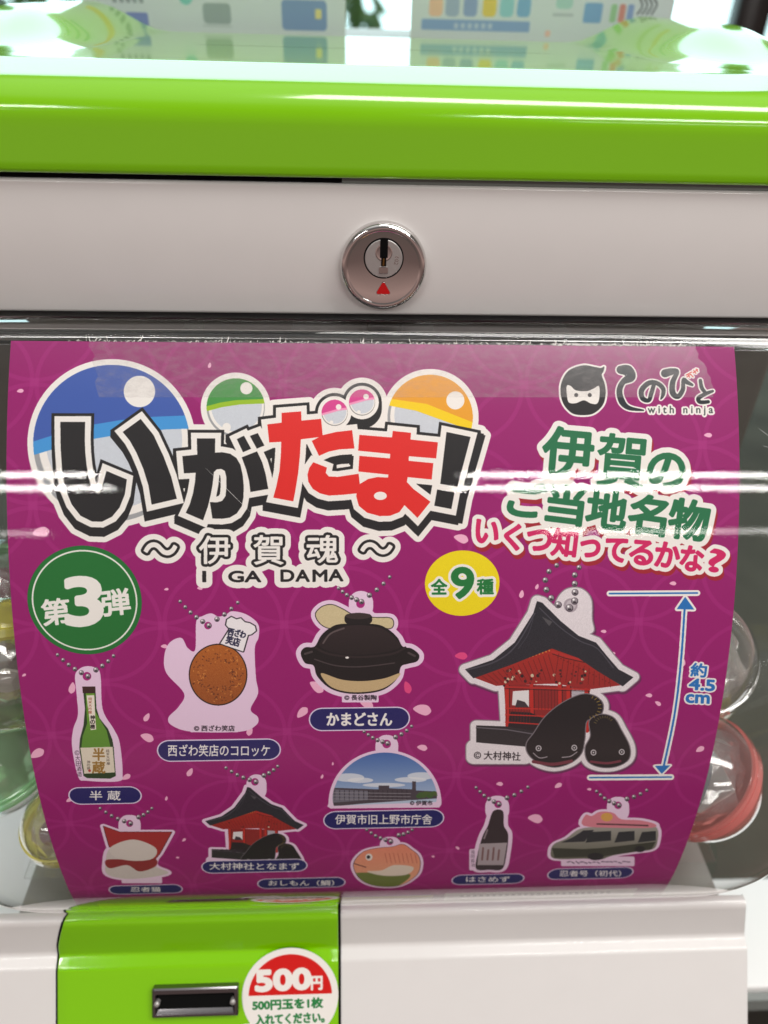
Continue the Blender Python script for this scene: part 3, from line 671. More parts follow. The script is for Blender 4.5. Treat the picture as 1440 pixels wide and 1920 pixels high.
    for x, y in ((1010, 1403), (1077, 1402), (1113, 1411), (1166, 1410)): Pn(F(f(circ(x, y, 5.5))), (196, 190, 194)); Pn(F(f(circ(x, y, 3.6))), (24, 22, 26)); Pn(F(f(circ(x, y, 1.6))), (196, 190, 194))
    Pn(S(f([(1000, 1428), (1036, 1433), (1072, 1427)]), 6 * k), (112, 48, 62)); Pn(S(f([(1108, 1428), (1138, 1431), (1163, 1427)]), 4.5 * k), (112, 48, 62))
    Pn(S(f([(1000, 1412), (1012, 1421), (1026, 1419)]), 1.6 * k), (170, 160, 166)); Pn(S(f([(1054, 1420), (1070, 1418), (1082, 1410)]), 1.6 * k), (170, 160, 166))
cv.new_part('charm_picture')
fs_ = lambda p: (np.asarray(p, float) - (1040, 1270)) * (.585, .5) + (483, 1547)
wsm = shrine(fs_, .55)[-1]
Pn(cv.union(D(wsm, 7), F(rr(462, 1452, 500, 1500, 18))), PALE); Pn(F(circ(478, 1466, 7)), (168, 30, 120)); shrine_art(fs_, .55)
credit('© 大村神社', 400, 1592, 455, 1600, bg=False)
beads(478, 1462, (424, 1440), (521, 1437), 4.6)
plate(377, 1612, 577, 1636, '大村神社となまず', pad=.08)
cv.new_part('charm_picture')
fb = lambda p: np.asarray(p, float)
wbg = shrine(fb, 1)[-1]
o_ = cv.union(D(wbg, 11), F(sm([(1040, 1165), (1042, 1130), (1060, 1106), (1088, 1103), (1108, 1122), (1110, 1160), (1112, 1185), (1080, 1190)])))
Pn(cv.shift(D(o_, 3), 2 * PX, 4 * PX), (96, 40, 80), alpha=.8); Pn(D(o_, 2), (140, 126, 136)); Pn(o_, (226, 218, 222), noise=9)
Pn(F(circ(1070, 1135, 13)), (170, 158, 166)); Pn(F(circ(1071, 1134, 9)), (196, 186, 192))
shrine_art(fb, 1)
Pn(T('© 大村神社', 889, 1409, 976, 1425, rot=2, bold=.5), (40, 34, 40))
chain([(1044, 1060), (1026, 1076), (1023, 1100), (1034, 1122), (1047, 1134)], 6, 6.6); chain([(1086, 1064), (1078, 1078), (1078, 1100), (1078, 1126), (1068, 1140)], 6, 7.2)
# red hooded cloth on a pale seated shape (plain stand-in)
cv.new_part('charm_picture')
hood = [(194, 1549), (225, 1560), (262, 1560), (322, 1560), (300, 1600), (290, 1612), (255, 1605), (205, 1588)]
bod = sm([(207, 1590), (250, 1580), (294, 1594), (290, 1622), (316, 1636), (288, 1644), (240, 1648), (202, 1640), (198, 1618)])
uu_ = cv.union(F(hood), F(bod)); Pn(cv.union(D(uu_, 7), F(rr(222, 1528, 264, 1570, 18)), F(rr(228, 1645, 304, 1656, 2))), PALE); Pn(F(circ(243, 1544, 6.5)), (168, 30, 120))
Pn(F(bod), (206, 196, 190), noise=5); Pn(F(sm([(200, 1612), (250, 1612), (290, 1610), (292, 1624), (262, 1634), (238, 1622), (205, 1628)])), (142, 38, 44)); Pn(D(F(hood), 1), (40, 22, 26)); Pn(F(hood), (164, 40, 44))
Pn(F(sm([(208, 1588), (250, 1574), (292, 1590), (286, 1610), (248, 1614), (214, 1606)])), (214, 204, 196))
beads(243, 1540, (188, 1516), (285, 1516), 4.4)
plate(203, 1659, 343, 1676, '忍者猫', pad=.3, bold=.3)
# sea bream
cv.new_part('charm_picture')
fish = sm([(664, 1617), (682, 1597), (710, 1590), (735, 1588), (755, 1583), (770, 1592), (784, 1604), (788, 1622), (780, 1642), (750, 1660), (712, 1662), (684, 1654), (668, 1638)])
Pn(cv.union(D(F(fish), 7), F(rr(712, 1569, 752, 1600, 16))), PALE); Pn(F(circ(731, 1578, 6.5)), (168, 30, 120))
Pn(D(F(fish), 1.2), (50, 36, 36)); fm_ = F(fish); Pn(fm_, (222, 132, 104), col2=(226, 170, 130), noise=6)
Pn(cv.clip(F(sm([(664, 1640), (690, 1636), (720, 1640), (770, 1640), (740, 1664), (700, 1664)])), fm_), (104, 118, 50)); Pn(cv.clip(F(sm([(688, 1634), (715, 1632), (740, 1622), (775, 1626), (762, 1640), (720, 1642)])), fm_), (222, 208, 190))
for k in range(8): Pn(S([(722 + k * 8, 1600), (726 + k * 8, 1618)], 1.2, smooth=False), (188, 96, 76))
Pn(F(circ(692, 1607, 6.5)), (228, 222, 214)); Pn(F(circ(691, 1607, 3.4)), (40, 34, 36)); Pn(S([(664, 1619), (686, 1626)], 1.6, smooth=False), (80, 40, 40))
beads(731, 1574, (688, 1556), (773, 1556), 4.4)
plate(482, 1646, 648, 1665, 'おしもん（鯛）', pad=.13, bold=.3)
# dark soy bottle
cv.new_part('charm_picture')
b8 = sm([(925, 1521), (943, 1521), (945, 1548), (953, 1565), (950, 1600), (942, 1629), (918, 1631), (893, 1629), (896, 1600), (905, 1568), (915, 1548)])
Pn(cv.union(D(F(b8), 9), F(rr(910, 1492, 955, 1540, 20)), F(rr(880, 1592, 900, 1632, 3))), PALE); Pn(F(circ(934, 1508, 7)), (168, 30, 120))
Pn(F(b8), (52, 40, 44)); Pn(S([(908, 1572), (914, 1556)], 3), (140, 124, 130)); Pn(F([(899, 1582), (951, 1580), (944, 1622), (895, 1622)]), (168, 156, 160))
for k in range(4): Pn(S([(906 + k * 10, 1590 + k % 2 * 4), (904 + k * 10, 1612)], 3.4), (120, 84, 84))
for k, ch in enumerate('福岡醤油'): Pn(T(ch, 883, 1594 + k * 8, 890, 1601 + k * 8), (96, 76, 96))
beads(934, 1504, (893, 1477), (990, 1476), 4.6)
plate(847, 1639, 983, 1658, 'はさめず', pad=.2, bold=.3)
# van with a pink bundle on the roof
cv.new_part('charm_picture')
van = sm([(1033, 1595), (1040, 1582), (1062, 1572), (1088, 1554), (1130, 1550), (1200, 1548), (1232, 1552), (1232, 1582), (1222, 1593), (1195, 1597), (1150, 1604), (1125, 1612), (1096, 1610), (1040, 1610)], 4)
pk = sm([(1094, 1548), (1098, 1528), (1110, 1530), (1125, 1522), (1150, 1524), (1165, 1536), (1200, 1538), (1228, 1545), (1222, 1552), (1150, 1552)], 4)
u9 = cv.union(F(van), F(pk)); Pn(cv.union(D(u9, 7), F(rr(1138, 1494, 1180, 1540, 18)), F(rr(1052, 1606, 1190, 1624, 3))), PALE); Pn(F(circ(1159, 1510, 7)), (168, 30, 120))
Pn(F(van), (158, 154, 146), col2=(96, 96, 80)); Pn(F([(1052, 1580), (1074, 1570), (1094, 1557), (1114, 1556), (1096, 1578)]), (44, 44, 50))
for x0, x1 in ((1102, 1146), (1156, 1190), (1200, 1230)): Pn(F([(x0 + 4, 1560), (x1, 1558), (x1, 1576), (x0 - 4, 1580)]), (40, 42, 46))
Pn(F([(1035, 1590), (1095, 1592), (1130, 1590), (1230, 1578), (1222, 1592), (1128, 1606), (1040, 1608)]), (52, 54, 42)); Pn(F(circ(1117, 1606, 15, 7)), (26, 26, 28)); Pn(F(circ(1200, 1592, 10, 6)), (26, 26, 28))
Pn(F(pk), (214, 128, 142)); Pn(F(circ(1138, 1532, 11, 8)), (212, 160, 80)); Pn(S([(1120, 1545), (1160, 1546), (1215, 1548)], 3), (96, 60, 66))
for q in range(15): Pn(S([(1064 + q * 8, 1616 + random.uniform(-1, 1)), (1068 + q * 8 + random.uniform(0, 2), 1617 + random.uniform(-2, 2))], 2.2, smooth=False), (120, 96, 120))
beads(1159, 1506, (1119, 1484), (1213, 1482), 4.6)
plate(1027, 1627, 1187, 1648, '忍者号（初代）', pad=.14, bold=.3)
# bands along the foot of the sheet
cv.new_part('foot_band')
cv.paint(cv.fill([(-110, 222), (22, 222), (22, 230), (-110, 230)]), (232, 206, 70)); cv.paint(cv.fill([(-110, 230), (22, 230), (22, 239), (-110, 239)]), (240, 236, 226)); cv.paint(cv.fill([(27, 220.5), (105, 220.5), (105, 239), (27, 239)]), (240, 236, 226))
for k in range(24): cv.paint(cv.fill(circ(34 + k * 2.6, 223.6, .9, .7)), (150, 140, 136))

ART = cv.image("sheet_print")
# ------------------------------------------------------------------ setting
FLOOR = pmat("floor_vinyl", (.075, .074, .055), .7, var=.7, bscale=5, spec=.2)
fl = obj("floor", [(-4, -.6, 0), (4, -.6, 0), (4, 4.2, 0), (-4, 4.2, 0)], [(0, 1, 2, 3)], FLOOR, smooth=False); tag(fl, kind='structure')
SKYM = bpy.data.materials.new("daylight"); SKYM.use_nodes = True; t = SKYM.node_tree; t.nodes.clear()
o_ = t.nodes.new('ShaderNodeOutputMaterial'); em = t.nodes.new('ShaderNodeEmission'); em.inputs[0].default_value = (.66, .95, .97, 1); em.inputs[1].default_value = 2.4
t.links.new(em.outputs[0], o_.inputs[0])
sk = obj("sky", [(-2.3, 4.1, 0), (2.3, 4.1, 0), (2.3, 4.1, 4.6), (-2.3, 4.1, 4.6)], [(0, 1, 2, 3)], SKYM, smooth=False); tag(sk, kind='structure')

LEAF = pmat("leaf", (.13, .28, .08), .5, var=.5, bscale=3)
BARK = pmat("bark", (.09, .06, .04), .8)
def shrub(x, y, h, r, label):
    r_ = empty("garden_shrub", (x, y, 0), label, "shrub", "shrubs outside the window")
    vs, fs = [], []
    for k in range(1500):
        d = Vector(rng.normal(size=3)); d.normalize(); q = random.uniform(.35, 1) ** .5
        c = Vector((x + d.x * r * q, y + d.y * r * .6 * q, h * .58 + d.z * h * .44 * q)); s = random.uniform(.02, .05)
        a = Vector(rng.normal(size=3)).normalized() * s; b = a.orthogonal().normalized() * s * .5; n = len(vs)
        vs += [tuple(c - a), tuple(c + b), tuple(c + a), tuple(c - b)]; fs.append((n, n + 1, n + 2, n + 3))
    obj("foliage", vs, fs, LEAF, r_, smooth=False)
    M = Matrix.Translation((x, y, 0)); lathe("stem", [(22, 0), (14, h * 600), (0, h * 620)], M, BARK, r_, n=10)
shrub(-.05, 3.0, 1.27, .26, "leafy green shrub seen in the gap between the two boards, its top level with them")
shrub(-1.05, 3.2, 1.30, .40, "broad green shrub outside beyond the left-hand board")
shrub(.62, 3.3, 1.22, .30, "low green shrub outside behind the right-hand board")

FRAME = pmat("dark_frame", (.02, .017, .016), .4)
wf = empty("window_frame", (0, 2.6, 0), "dark brown window frame upright at the far right behind the machine", "window frame")
prism("upright", [(2560, -1249), (2640, -1249), (2640, 900), (2560, 900)], 1120, 1215, FRAME, wf)
prism("upright", [(2560, -1249), (2640, -1249), (2640, 900), (2560, 900)], -1080, -1010, FRAME, wf)
prism("sill", [(2500, -420), (2640, -420), (2640, -380), (2500, -380)], -1000, 1110, pmat("sill_white", (.7, .7, .68), .4), wf)
BAG = pmat("purple_cloth", (.13, .09, .12), .8, var=.3, bscale=20)
bag = lathe("backpack", [(0, 0), (70, 2), (95, 40), (98, 180), (85, 250), (55, 292), (0, 305)], Matrix.Translation((.60, 1.62, EYE - .355)), BAG, None, n=24)
tag(bag, "dark purple backpack standing behind the right-hand board near the window", "backpack")

CAB = pmat("cabinet_white", (.86, .86, .85), .35)
cb = empty("white_cabinet", V(300, 330, -1250), "white cabinet with a thick top beside the machine at lower right", "cabinet")
box("top_slab", 160, 420, 168, 226, -440, -420, CAB, cb, 1.5)
box("body", 166, 414, 195, 222, -1249.5, -442, pmat("cabinet_dark", (.03, .025, .022), .5), cb)
box("edge_strip", 160, 420, 164, 167.6, -437, -425, pmat("edge_grey", (.25, .27, .26), .4), cb)

c2 = empty("white_cabinet", V(-300, 330, -1250), "white cabinet beside the machine at lower left, seen through the clear case", "cabinet")
box("top_slab", -520, -172, 150, 330, -440, -420, CAB, c2, 1.5)
box("body", -514, -178, 190, 326, -1249.5, -442, pmat("cabinet_grey", (.5, .5, .48), .5), c2)

# shelf behind the machine that carries the two boards
sh = box("back_shelf", -190, 205, 445, 560, -52, -20.6, pmat("shelf_grey", (.42, .42, .40), .5), None, 1)
for x in (-186, 186): box("support", x, x + 14, 500, 540, -1249.5, -52.2, GREY, sh)
tag(sh, "narrow grey shelf behind the green lid carrying two boards", "shelf")

def flat_print(name, cvs, im, M, rough=.4, transl=0):
    m = bpy.data.materials.new(name); m.use_nodes = True; t = m.node_tree; b = t.nodes['Principled BSDF']
    tx = t.nodes.new('ShaderNodeTexImage'); tx.image = im; tx.extension = 'EXTEND'
    t.links.new(tx.outputs[0], b.inputs['Base Color']); b.inputs['Roughness'].default_value = rough
    if transl:
        o = t.nodes['Material Output']; tr = t.nodes.new('ShaderNodeBsdfTranslucent'); mx = t.nodes.new('ShaderNodeMixShader'); mx.inputs[0].default_value = transl
        t.links.new(tx.outputs[0], tr.inputs[0]); t.links.new(b.outputs[0], mx.inputs[1]); t.links.new(tr.outputs[0], mx.inputs[2]); t.links.new(mx.outputs[0], o.inputs[0])
    return m
def printed(name, pts, M, cvs, mat, parent, z=.05):
    """flat printed piece: outline in the canvas's mm, local y up"""
    vs = [tuple(M @ Vector((x * MM, -y * MM, z * MM))) for x, y in pts]
    o = obj(name, vs, [tuple(range(len(pts)))[::-1]], mat, parent, smooth=False)
    uv = o.data.uv_layers.new(name="print")
    for l in o.data.loops:
        x, y = pts[l.vertex_index]; uv.data[l.index].uv = ((x - cvs.x0) / cvs.w, 1 - (y - cvs.y0) / cvs.h)
    return o
BACKING = pmat("board_backing", (.78, .79, .78), .4)
_t = BACKING.node_tree; _tr = _t.nodes.new('ShaderNodeBsdfTranslucent'); _mx = _t.nodes.new('ShaderNodeMixShader'); _mx.inputs[0].default_value = .6
_tr.inputs[0].default_value = (.85, .87, .88, 1)
_t.links.new(_t.nodes['Principled BSDF'].outputs[0], _mx.inputs[1]); _t.links.new(_tr.outputs[0], _mx.inputs[2]); _t.links.new(_mx.outputs[0], _t.nodes['Material Output'].inputs[0])
def board(name, x0, x1, paint, label):
    w = x1 - x0; hgt = 60
    r_ = empty(name, V((x0 + x1) / 2, 447, -20.4), label, "sign board", "payment sign boards on the back shelf")
    b = box("panel", x0, x1, 447, 450, -20.4, -20.4 + hgt, BACKING, r_)
    c = Canvas(0, 0, w, hgt, 5, (226, 230, 232)); paint(c)
    mat = flat_print(name + "_print", c, c.image(name + "_print"), None, .35, .5)
    M = Matrix.Translation(V(x0, 447, -20.4 + hgt)) @ Matrix.Rotation(PI / 2, 4, 'X')
    printed("printed_face", [(0, 0), (w, 0), (w, hgt), (0, hgt)], M, c, mat, r_, .12)
    return r_
def paint_left(c):
    def R(x0, y0, x1, y1, col, r=.8): c.paint(c.fill(rr(*[v for v in ((x0 - 160) * .2634, 60 - (68 - y0) * .2274, (x1 - 160) * .2634, 60 - (68 - y1) * .2274)], r)), col)
    R(236, 33, 277, 60, (150, 160, 214)); R(380, 12, 432, 50, (176, 186, 186), 2); R(527, 2, 612, 58, (150, 172, 208), 2); R(590, 18, 602, 36, (240, 226, 160))
    R(378, 52, 432, 55, (200, 206, 206), .2)
    c.paint(c.fill(circ((350 - 160) * .2634, 60 - 66 * .2274, 3.4)), (150, 214, 206))
    for x in (215, 228, 240, 252, 264): R(x, 3, x + 8, 16, (170, 178, 180), .4)
    R(300, -60, 640, -46, (236, 190, 120)); R(180, -30, 300, -18, (240, 200, 140)); R(330, -24, 450, -12, (238, 210, 130)); R(520, -20, 610, -8, (228, 130, 100))
    for y in (-95, -130, -170, -220): R(190, y, 600, y + 12, (168, 200, 180))
def paint_right(c):
    def R(x0, y0, x1, y1, col, r=.8):
        f = lambda x, y: ((x - 768) * .2654, 60 - (82 + (x - 768) * .018 - y) * .2274)
        (a, b), (d, e_) = f(x0, y0), f(x1, y1); c.paint(c.fill(rr(a, b, d, e_, r)), col)
    for x, col in ((801, (246, 206, 180)), (832, (182, 194, 214)), (866, (166, 182, 216)), (902, (240, 214, 120)), (935, (168, 214, 220)), (967, (150, 190, 222))): R(x, 4, x + 26, 40, col, 2)
    R(788, 44, 995, 68, (160, 184, 220))
    for k in range(6): R(850 + k * 13, 52, 858 + k * 13, 62, (206, 216, 232), .4)
    R(1040, 2, 1072, 24, (190, 220, 214), 2); R(1036, 32, 1076, 38, (196, 200, 204), .3); R(1095, 12, 1130, 50, (150, 186, 222), 1.2)
    for x, col in ((1146, (176, 214, 170)), (1162, (226, 160, 150)), (1178, (160, 180, 220))): R(x, 14, x + 12, 48, col, 1)
    for k in range(4):
        q = stroke([((1198 + k * 9 - 768) * .2654, 60 - 86 * .2274), ((1205 + k * 9 - 768) * .2654, 60 - (72 + k) * .2274), ((1198 + k * 9 - 768) * .2654, 60 - (58 + 0 * k) * .2274)], .9); c.paint(c.fill(*[ccw(v) for v in q]), (120, 122, 128))
    R(1026, 64, 1036, 76, (246, 206, 190), .6)
    for y, col in ((-40, (200, 214, 180)), (-70, (226, 206, 150)), (-110, (178, 206, 190)), (-150, (200, 200, 200))): R(800, y, 1000, y + 12, col); R(1050, y, 1220, y + 12, col)
board("sign_board", -140.8, -12.5, paint_left, "white payment board with a blue card drawing, left of the gap behind the lid")
board("sign_board", 20.2, 152.2, paint_right, "white payment board with coloured squares over a blue bar, right of the gap")

# ------------------------------------------------------------------ the capsule machine
mach = empty("capsule_machine", V(0, 250, -1250), "green and white capsule toy vending machine with a clear curved front and a chrome lock", "vending machine")
# white body: foot, sloping front, upright band and lip under the clear case
def fillet(pts, rad, n=6):
    o = []
    for i, p in enumerate(pts):
        r = rad.get(i, 0)
        if not r: o.append(p); continue
        a, b = Vector(pts[i - 1]) - Vector(p), Vector(pts[(i + 1) % len(pts)]) - Vector(p); a.normalize(); b.normalize()
        th = a.angle(b); d = min(r / math.tan(th / 2), 9); q0, q1 = Vector(p) + a * d, Vector(p) + b * d
        for k in range(n + 1):
            t = k / n; o.append(tuple((1 - t) ** 2 * q0 + 2 * t * (1 - t) * Vector(p) + t * t * q1))
    return o
FRONT = [(160, -290.5), (146.2, -289.6), (143.1, -308.6), (138.6, -311.6), (84.9, -387.9), (84.9, -1249)]
FR = {1: 3.2, 2: 3.5, 3: 5, 4: 8}
prof = fillet([(339, -318), (150.4, -318), (149.6, -291.0)] + FRONT[1:] + [(339, -1249)], {k + 2: v for k, v in FR.items()})
body = prism("body", prof, -148, 148, WHITE, mach, 9, 6, 50)
for v in body.data.vertices:                       # the lip is a little narrower than the foot
    k = S3((v.co.z - EYE + .312) / .022); v.co.x *= 1 - .022 * k
box('hopper_floor', -147.5, 147.5, 150, 338, -317.6, -316, pmat('hopper_floor_grey', (.34, .335, .31), .3, var=.3, bscale=30), mach)
box('hopper_tray', -140, 140, 164, 338, -292.6, -291.2, CASE, mach)
# the green coin panel lies on the body's front
def skin(name, x0, x1, off, mat, parent, thick, corner=0):
    f = fillet(FRONT, FR); f = [p for p in f if p[1] > -430]; f[-1] = (f[-1][0], -420)
    f = [(149.4, -290.7)] + f[1:]
    P = []
    ext = []
    for i in range(len(f)):                      # finer rows
        if i:
            a, b = Vector(f[i - 1]), Vector(f[i]); n = max(1, int((b - a).length / 3))
            ext += [tuple(a.lerp(b, k / n)) for k in range(1, n + 1)]
        else: ext.append(f[0])
    for i, p in enumerate(ext):
        a, b = Vector(ext[max(0, i - 1)]), Vector(ext[min(len(ext) - 1, i + 1)]); d = (b - a).normalized(); nrm = Vector((d.y, -d.x))
        q = Vector(p) + nrm * off
        inset = 0; taper = 3.3 * S3((p[1] + 307) / 17)
        if corner and p[0] > 143.3 and p[1] > -300: k = min(1, (p[0] - 143.2 + max(0, p[1] + 296) * .5) / 14); inset = corner * (1 - math.sqrt(max(0, 1 - k * k)))
        P.append([V(x0 + taper + inset + (x1 - x0 - inset - taper) * k / 24, q.x, q.y) for k in range(25)])
    o = grid(name, P, mat, parent)
    m = o.modifiers.new("thick", 'SOLIDIFY'); m.thickness = thick * MM; m.offset = 0
    return o
skin("panel_seam", -123.9, -14.6, .25, DARK, body, .3, 13)
coin = skin("coin_panel", -123.0, -15.6, .75, GREEN, mach, 1.0, 13)
bevel(coin, .35, 2, 40)
SL = Matrix.Translation(V(0, 142.5, -306.0)) @ Matrix(((1, 0, 0, 0), (0, .5736, -.8192, 0), (0, .8192, .5736, 0), (0, 0, 0, 1)))
SL = SL @ Matrix.Translation((0, 0, 1.3 * MM))
# coin slot: bevelled metal surround round a dark mouth
SLOTM = pmat("slot_metal", (.20, .19, .20), .22, metal=1)
def ring_rect(x0, x1, y0, y1, z, r=.6): return [tuple(SL @ Vector((x * MM, y * MM, z * MM))) for x, y in rr(x0, y0, x1, y1, r, 3)]
L = [ring_rect(-86.5, -53.9, -24.2, -13.0, 0), ring_rect(-86.5, -53.9, -24.2, -13.0, 2.6), ring_rect(-86.0, -54.4, -23.7, -13.5, 3.1), ring_rect(-85.2, -55.2, -23.0, -15.0, 3.1),
     ring_rect(-84.4, -56.0, -21.6, -15.6, 1.0), ring_rect(-83.6, -56.6, -20.9, -16.2, .6), ring_rect(-83.5, -56.7, -20.8, -16.3, .3)]
slot = grid("coin_slot", L, SLOTM, coin, close=True); slot.data.set_sharp_from_angle(angle=math.radians(28))
mo = ring_rect(-84.4, -56.0, -21.7, -15.5, 1.3); obj("slot_mouth", mo, [tuple(range(len(mo)))], DARK, coin, smooth=False)
for x in (-84.6, -55.9):
    lathe("slot_pin", [(0, 1.2), (1.0, 1.0), (1.1, 0), (1.1, -2)], SL @ Matrix.Translation((x * MM, -18.6 * MM, 2.6 * MM)), STEEL, coin, n=20)
# price sticker
pc = Canvas(-20, -20, 40, 40, 14, (244, 240, 234))
tm = lambda p: (np.asarray(p, float) - (545, 1862)) * .2044
def PT(tx, x0, y0, x1, y1, **k): return text_mask(pc, tx, x0, y0, x1, y1, conv=tm, unit=.2044, **k)
pc.paint(pc.clip(pc.fill(circ(0, 0, 16.1, n=90)), pc.fill(rr(-19, -19, 19, -.4, .2))), (214, 22, 20))
pc.paint(pc.union(PT('500', 481, 1813, 582, 1850, bold=3.4, rot=-1), PT('円', 585, 1827, 605, 1852, bold=1.3)), (244, 240, 234))
pc.paint(pc.union(PT('500円玉を1枚', 474, 1868, 606, 1887, bold=1.0, rot=-.6), PT('入れてください。', 480, 1896, 609, 1915, bold=1.0, rot=-.6)), (24, 128, 62))
stick_mat = flat_print("price_sticker_print", pc, pc.image("price_sticker_print"), None, .35)
MS = SL @ Matrix.Translation((-34.2 * MM, -18.8 * MM, 0))
printed("price_sticker", [tuple(p) for p in circ(0, 0, 18.6, n=72)], MS, pc, stick_mat, coin, .15)
nc = Canvas(-12, -12, 24, 24, 12, (244, 240, 234))
nc.paint(nc.fill(circ(-1.5, -3.5, 3.2)), (96, 100, 104)); nc.paint(nc.fill(circ(-1.5, -3.5, 2.5)), (226, 226, 222)); nc.paint(nc.fill(rr(8.2, -6.2, 11, -3.5, .8)), (214, 60, 50))
nm = flat_print("coin_note_print", nc, nc.image("coin_note_print"), None, .35)
printed("coin_note", [tuple(p) for p in circ(0, 0, 9.6, n=48)], SL @ Matrix.Translation((-50.2 * MM, -38.6 * MM, 0)), nc, nm, coin, .3)

# rear housing, inner plates of the hopper
box("rear_housing", -163, 163, 340.5, 438, -1249, -49.5, pmat("housing_grey", (.13, .125, .115), .5), mach, 2)
box("hopper_back", -167, 167, 286, 339, -290, -98, pmat("hopper_olive", (.115, .11, .09), .4, var=.5, bscale=14), mach, 4)
box("hopper_roof", -167, 167, 251, 340, -97, -92.2, pmat("hopper_dark", (.05, .05, .05), .5), mach)
# lock panel
box("lock_panel", -151, 151, 247, 251.5, -91.2, -49.6, WHITE, mach, 1.1, 4)
box("lid_gap", -150, 150, 248.2, 340, -49.4, -47.9, DARK, mach)
box("gap_strip", -13, 150, 247.7, 248.15, -49.55, -48.0, pmat("gap_strip_grey", (.16, .18, .165), .5), mach)
# lid: shallow tray with raised rolls at either side
def lid_loop(d, n=220):
    hx, hy, r = 165 - d, 98.5 - d, max(22 - d, 3.0)
    o = []
    segs = [((hx - r, -hy), (-hx + r, -hy)), ] 
    pts = []
    cs = [(hx - r, hy - r, 0), (-hx + r, hy - r, 90), (-hx + r, -hy + r, 180), (hx - r, -hy + r, 270)]
    for i, (cx, cy, a) in enumerate(cs):
        for k in range(13):
            t = math.radians(a + 90 * k / 12); pts.append((cx + r * math.cos(t), cy + r * math.sin(t)))
        nx, ny, na = cs[(i + 1) % 4]; t = math.radians(a + 90)
        q0 = (cx + r * math.cos(t), cy + r * math.sin(t)); q1 = (nx + r * math.cos(math.radians(na)), ny + r * math.sin(math.radians(na)))
        for k in range(1, 44): pts.append((q0[0] + (q1[0] - q0[0]) * k / 44, q0[1] + (q1[1] - q0[1]) * k / 44))
    return [(x, y + 245 + 98.5) for x, y in pts]
def bump(x, h): return 11.5 * S3((abs(x) - 98) / 34) * (1 - .8 * S3((abs(x) - 138) / 27)) * S3((h - 276) / 70) * S3((445 - h) / 14)
def face(h): return -3.6 * max(0, (270 - h) / 18) if h < 270 else 0    # sloping strip along the front
rowsL = [[V(x, h, -47.7) for x, h in lid_loop(1.2)], [V(x, h, -47.2) for x, h in lid_loop(.3)], [V(x, h, -46.4) for x, h in lid_loop(0)]]
RT = 9.0
for k in range(1, 7): rowsL.append([V(x, h, -46.4 + (18.0 + face(h)) * k / 6) for x, h in lid_loop(0)])
for k in range(1, 13):
    a = PI / 2 * k / 12; d = RT * (1 - math.cos(a)); z = -28.4 + RT * math.sin(a)
    rowsL.append([V(x, h, z + face(h) + bump(x, h) * S3((d) / 9)) for x, h in lid_loop(d)])
for d in list(np.arange(10, 30, 1.0)) + list(np.arange(30, 96.5, 2)): rowsL.append([V(x, h, -19.4 + face(h) + bump(x, h)) for x, h in lid_loop(float(d))])
lid = grid("lid", rowsL, GREEN, mach, close=True)
cap = [tuple(v.co) for v in lid.data.vertices[-len(rowsL[-1]):]]
bm = bmesh.new(); bm.from_mesh(lid.data); bm.verts.ensure_lookup_table(); f = bm.faces.new(bm.verts[-len(rowsL[-1]):]); f.smooth = True
bmesh.ops.recalc_face_normals(bm, faces=bm.faces); bm.to_mesh(lid.data); bm.free()

# chrome lock
LK = Matrix.Translation(V(.3, 247, -74.3)) @ Matrix.Rotation(PI / 2, 4, 'X')
lock = empty("cam_lock", V(.3, 247, -74.3), parent=mach)
lathe("lock_ring", [(14.15, 0), (14.2, 1.0), (14.0, 2.2), (13.5, 3.1), (12.9, 3.5), (12.5, 3.56), (12.1, 3.52), (11.8, 3.46), (11.6, 3.30), (11.45, 3.28), (11.0, 3.22), (9.5, 3.06), (7.5, 2.90), (5, 2.77), (2.5, 2.69), (0, 2.66)], LK, CHROME, lock, n=96)
PL = LK @ Matrix.Translation((0, 3.1 * MM, .72 * MM))
lathe("lock_plug", [(6.05, 1.2), (6.05, 2.6), (5.85, 2.75), (0, 2.75)], PL, STEEL, lock, n=64, angle=30)
lathe("plug_gap", [(6.45, 1.8), (6.45, 2.52), (6.0, 2.5), (6.0, 1.8)], PL, DARK, lock, n=64)
lathe("key_dish", [(2.75, 2.80), (2.6, 2.84), (2.3, 2.80), (1.6, 2.78), (0, 2.77)], PL @ Matrix.Translation((0, 1.9 * MM, 0)), CHROME, lock, n=40, angle=40)
kw = flat("keyway", [(-1.25, .35), (1.25, .35), (1.25, 6.15), (-1.25, 6.15)], PL @ Matrix.Translation((0, 0, 2.87 * MM)), DARK, lock, .06)
flat("keyway", [(-.82, -2.3), (.82, -2.3), (.82, .45), (-.82, .45)], PL @ Matrix.Translation((0, 0, 2.87 * MM)), DARK, lock, .06)
flat("key_pin", [(-.35, -2.1), (.2, -2.1), (.25, .2), (-.25, .2)], PL @ Matrix.Translation((0, 0, 2.93 * MM)), BRASS, lock, .1)
flat("plug_tab", [(-1.4, -4.7), (1.4, -4.7), (1.5, -4.3), (1.45, -2.5), (-1.45, -2.5), (-1.5, -4.3)], PL @ Matrix.Translation((0, 0, 2.74 * MM)), CHROME, lock, .3, .15)
tri = [(0.0, 2.0), (-.42, 1.85), (-2.15, -1.15), (-2.1, -1.6), (-1.7, -1.8), (1.7, -1.8), (2.1, -1.6), (2.15, -1.15), (.42, 1.85)]
flat("arrow_mark_rim", [(x * 1.1, y * 1.1) for x, y in tri], LK @ Matrix.Translation((.1 * MM, -6.7 * MM, 2.6 * MM)), CHROME, lock, .5, .08)
flat("arrow_mark", tri, LK @ Matrix.Translation((.1 * MM, -6.7 * MM, 3.0 * MM)), RED, lock, .14)
